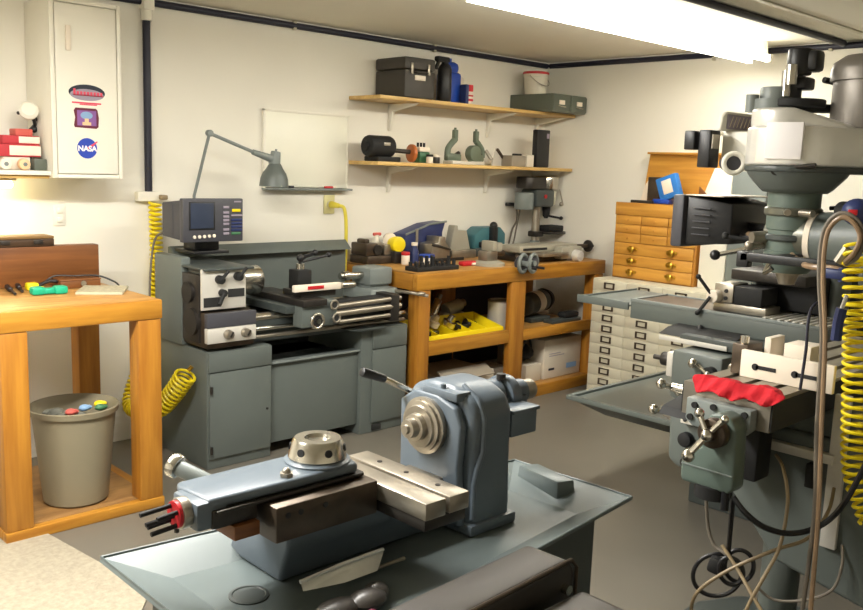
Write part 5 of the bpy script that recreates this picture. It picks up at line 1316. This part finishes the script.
# turret slide
part(F, 'slide_rail', MB().box(.805, .902, 1.40, 1.53, .815, .852, .003).box(.903, 1.165, 1.40, 1.53, .8425, .852, .002), 'steeld')
ts = part(F, 'turret_slide', MB().prism([(.80, 1.405), (1.0, 1.40), (1.15, 1.40), (1.165, 1.45), (1.15, 1.52), (1.06, 1.535), (.80, 1.53), (.79, 1.50)], 'z', .8525, .874, .008, 3), 'greyb')
part(ts, 'slide_body', MB().box(.775, .84, 1.405, 1.50, .815, .870, .008), 'greyb')
part(F, 'slide_edge', MB().box(.81, 1.16, 1.392, 1.3995, .846, .853, .0015), 'steeld')
part(F, 'lock_nut', MB().cyl((.985, 1.425, .873), (.985, 1.425, .882), .014, n=6).ball((.985, 1.425, .883), .009), 'steelw')
tx, ty = 1.093, 1.468
tr = part(F, 'turret', MB().lathe([(0, .060), (.004, .062), (.038, .053), (.043, .049), (.043, .028), (.035, .024), (.035, .008)], (tx, ty, .881), n=48), 'steel')
part(F, 'turret_base', MB().lathe([(0, .070), (.004, .070), (.008, .063)], (tx, ty, .8735), n=48), 'greyb')
for k in range(6):
    a = PI / 3 * k + PI + .30
    n_ = Vector((math.cos(a), math.sin(a), .2))
    p = Vector((tx, ty, .903)) + Vector((math.cos(a), math.sin(a), 0)) * .0535
    part(tr, 'tool_hole', MB().cyl(p, p + n_ * .006, .008, n=18), 'dark')
# stop rods and drum
yr, zq = 1.445, .846
part(F, 'stop_drum', MB().cyl((.776, yr, zq), (.757, yr, zq), .030, bev=.003), 'steelw')
part(F, 'stop_collar', MB().cyl((.757, yr, zq), (.750, yr, zq), .026), 'red')
for k, (dy, dz, ln) in enumerate(((.012, .014, .06), (-.014, .009, .04), (.0, -.002, .055), (.014, -.014, .045), (-.01, -.018, .05))):
    part(F, 'stop_rod', MB().cyl((.75, yr + dy, zq + dz), (.75 - ln, yr + dy, zq - .004 + dz), .0045, n=12), 'blackm')
part(F, 'capstan', MB().cyl((.90, 1.50, .835), (0.830,1.580,0.883), .018, .016, bev=.003), 'greyl')
part(F, 'capstan_knob', MB().cyl((0.835,1.580,0.880), (0.826,1.600,0.887), .025, bev=.006), 'steel')
part(F, 'stop_pin', MB().cyl((.80, 1.53, .77), (.80, 1.53, .85), .005), 'steeld')

# things in the tray
t = thing('sheet_metal', 'folded silver metal sheet lying in the tray of the front lathe', 'sheet', (1.04, 1.27, .66))
part(t, 'blade', MB().hexa([(0.936,1.296,0.692), (1.025,1.280,0.688), (1.106,1.276,0.690), (1.147,1.306,0.708)], [(0.945,1.318,0.699), (1.046,1.307,0.699), (1.126,1.303,0.702), (1.147,1.310,0.713)], .002), 'foil')
part(t, 'fold', MB().tube([(0.946,1.319,0.700), (1.040,1.316,0.708), (1.146,1.308,0.714)], .004), 'foil')
t = thing('rag', 'crumpled grey plastic bag under the silver sheet in the tray', 'bag', (1.02, 1.22, .646))
part(t, 'body', MB().ball((.985, 1.25, .660), .040, (1.3, .8, .40), 12).ball((1.05, 1.24, .662), .036, (1.2, .9, .5), 10).ball((1.085, 1.255, .662), .026, (1, 1, .7), 10).ball((.935, 1.26, .654), .024, (1.3, .8, .5), 8), mat('grey_film', (70, 66, 62), .35, var=.4, scale=22))
part(t, 'red_print', MB().ball((.975, 1.205, .662), .018, (1.4, .7, .7), 8).ball((1.02, 1.195, .66), .012, (1.4, .7, .7), 8), 'maroon')
solo('rod', MB().cyl((1.085, 1.345, .6535), (1.24, 1.345, .6535), .004), 'steelw', 'thin bright rod lying in the tray beside the silver sheet', 'rod')

# brown guards standing before the front lathe
def guard(label, m, w, d, h):
    t = thing('guard', label, 'guard', m.translation)
    part(t, 'shell', MB(m).prism([(-w / 2, 0), (w / 2, 0), (w / 2, h - .02), (w / 2 - .02, h), (-w / 2 + .02, h), (-w / 2, h - .02)], 'y', -d / 2, d / 2, .012, 3), 'brownguard')
    part(t, 'edge', MB(m).tube([(-w / 2, -d / 2, .0), (-w / 2, -d / 2, h - .018), (-w / 2 + .018, -d / 2, h), (w / 2 - .018, -d / 2, h), (w / 2, -d / 2, h - .018), (w / 2, -d / 2, 0)], .004), 'steelb')
    return t
m1 = Matrix.Translation((.99, .935, .0)) @ Matrix.Rotation(math.radians(3), 4, 'Z')
t = guard('larger dark brown steel guard standing before the front lathe tray', m1, .52, .10, .812)
part(t, 'latch', MB().cyl((1.215, .90, .765), (1.215, .884, .765), .009), 'steel')
m2 = Matrix.Translation((1.12, .80, .0)) @ Matrix.Rotation(math.radians(0), 4, 'Z')
guard('smaller dark brown steel guard at the lower picture edge', m2, .24, .13, .775)

# ------------------------------------------------------------------ light, world, view
def area(name, loc, sx, sy, power, rot=(0, 0, 0), col=(1.0, .975, .93)):
    ld = bpy.data.lights.new(name, 'AREA'); ld.shape = 'RECTANGLE'; ld.size = sx; ld.size_y = sy; ld.energy = power; ld.color = col
    o = bpy.data.objects.new(name, ld); COL.objects.link(o); o.location = loc; o.rotation_euler = rot
    return o
area('lamp_light', (3.89, 2.6, 2.158), 2.4, .16, 14)
area('lamp_light', (.53, 2.3, 2.158), 2.4, .16, 100)  # main light of the added unseen fixture
w = bpy.data.worlds.new('world'); SC.world = w; w.use_nodes = True
w.node_tree.nodes['Background'].inputs['Color'].default_value = (.9, .88, .8, 1)
w.node_tree.nodes['Background'].inputs['Strength'].default_value = .05
SC.view_settings.view_transform = 'Standard'
SC.view_settings.look = 'None'
SC.view_settings.exposure = 0.38
SC.view_settings.gamma = 1.0
SC.view_settings.use_curve_mapping = False
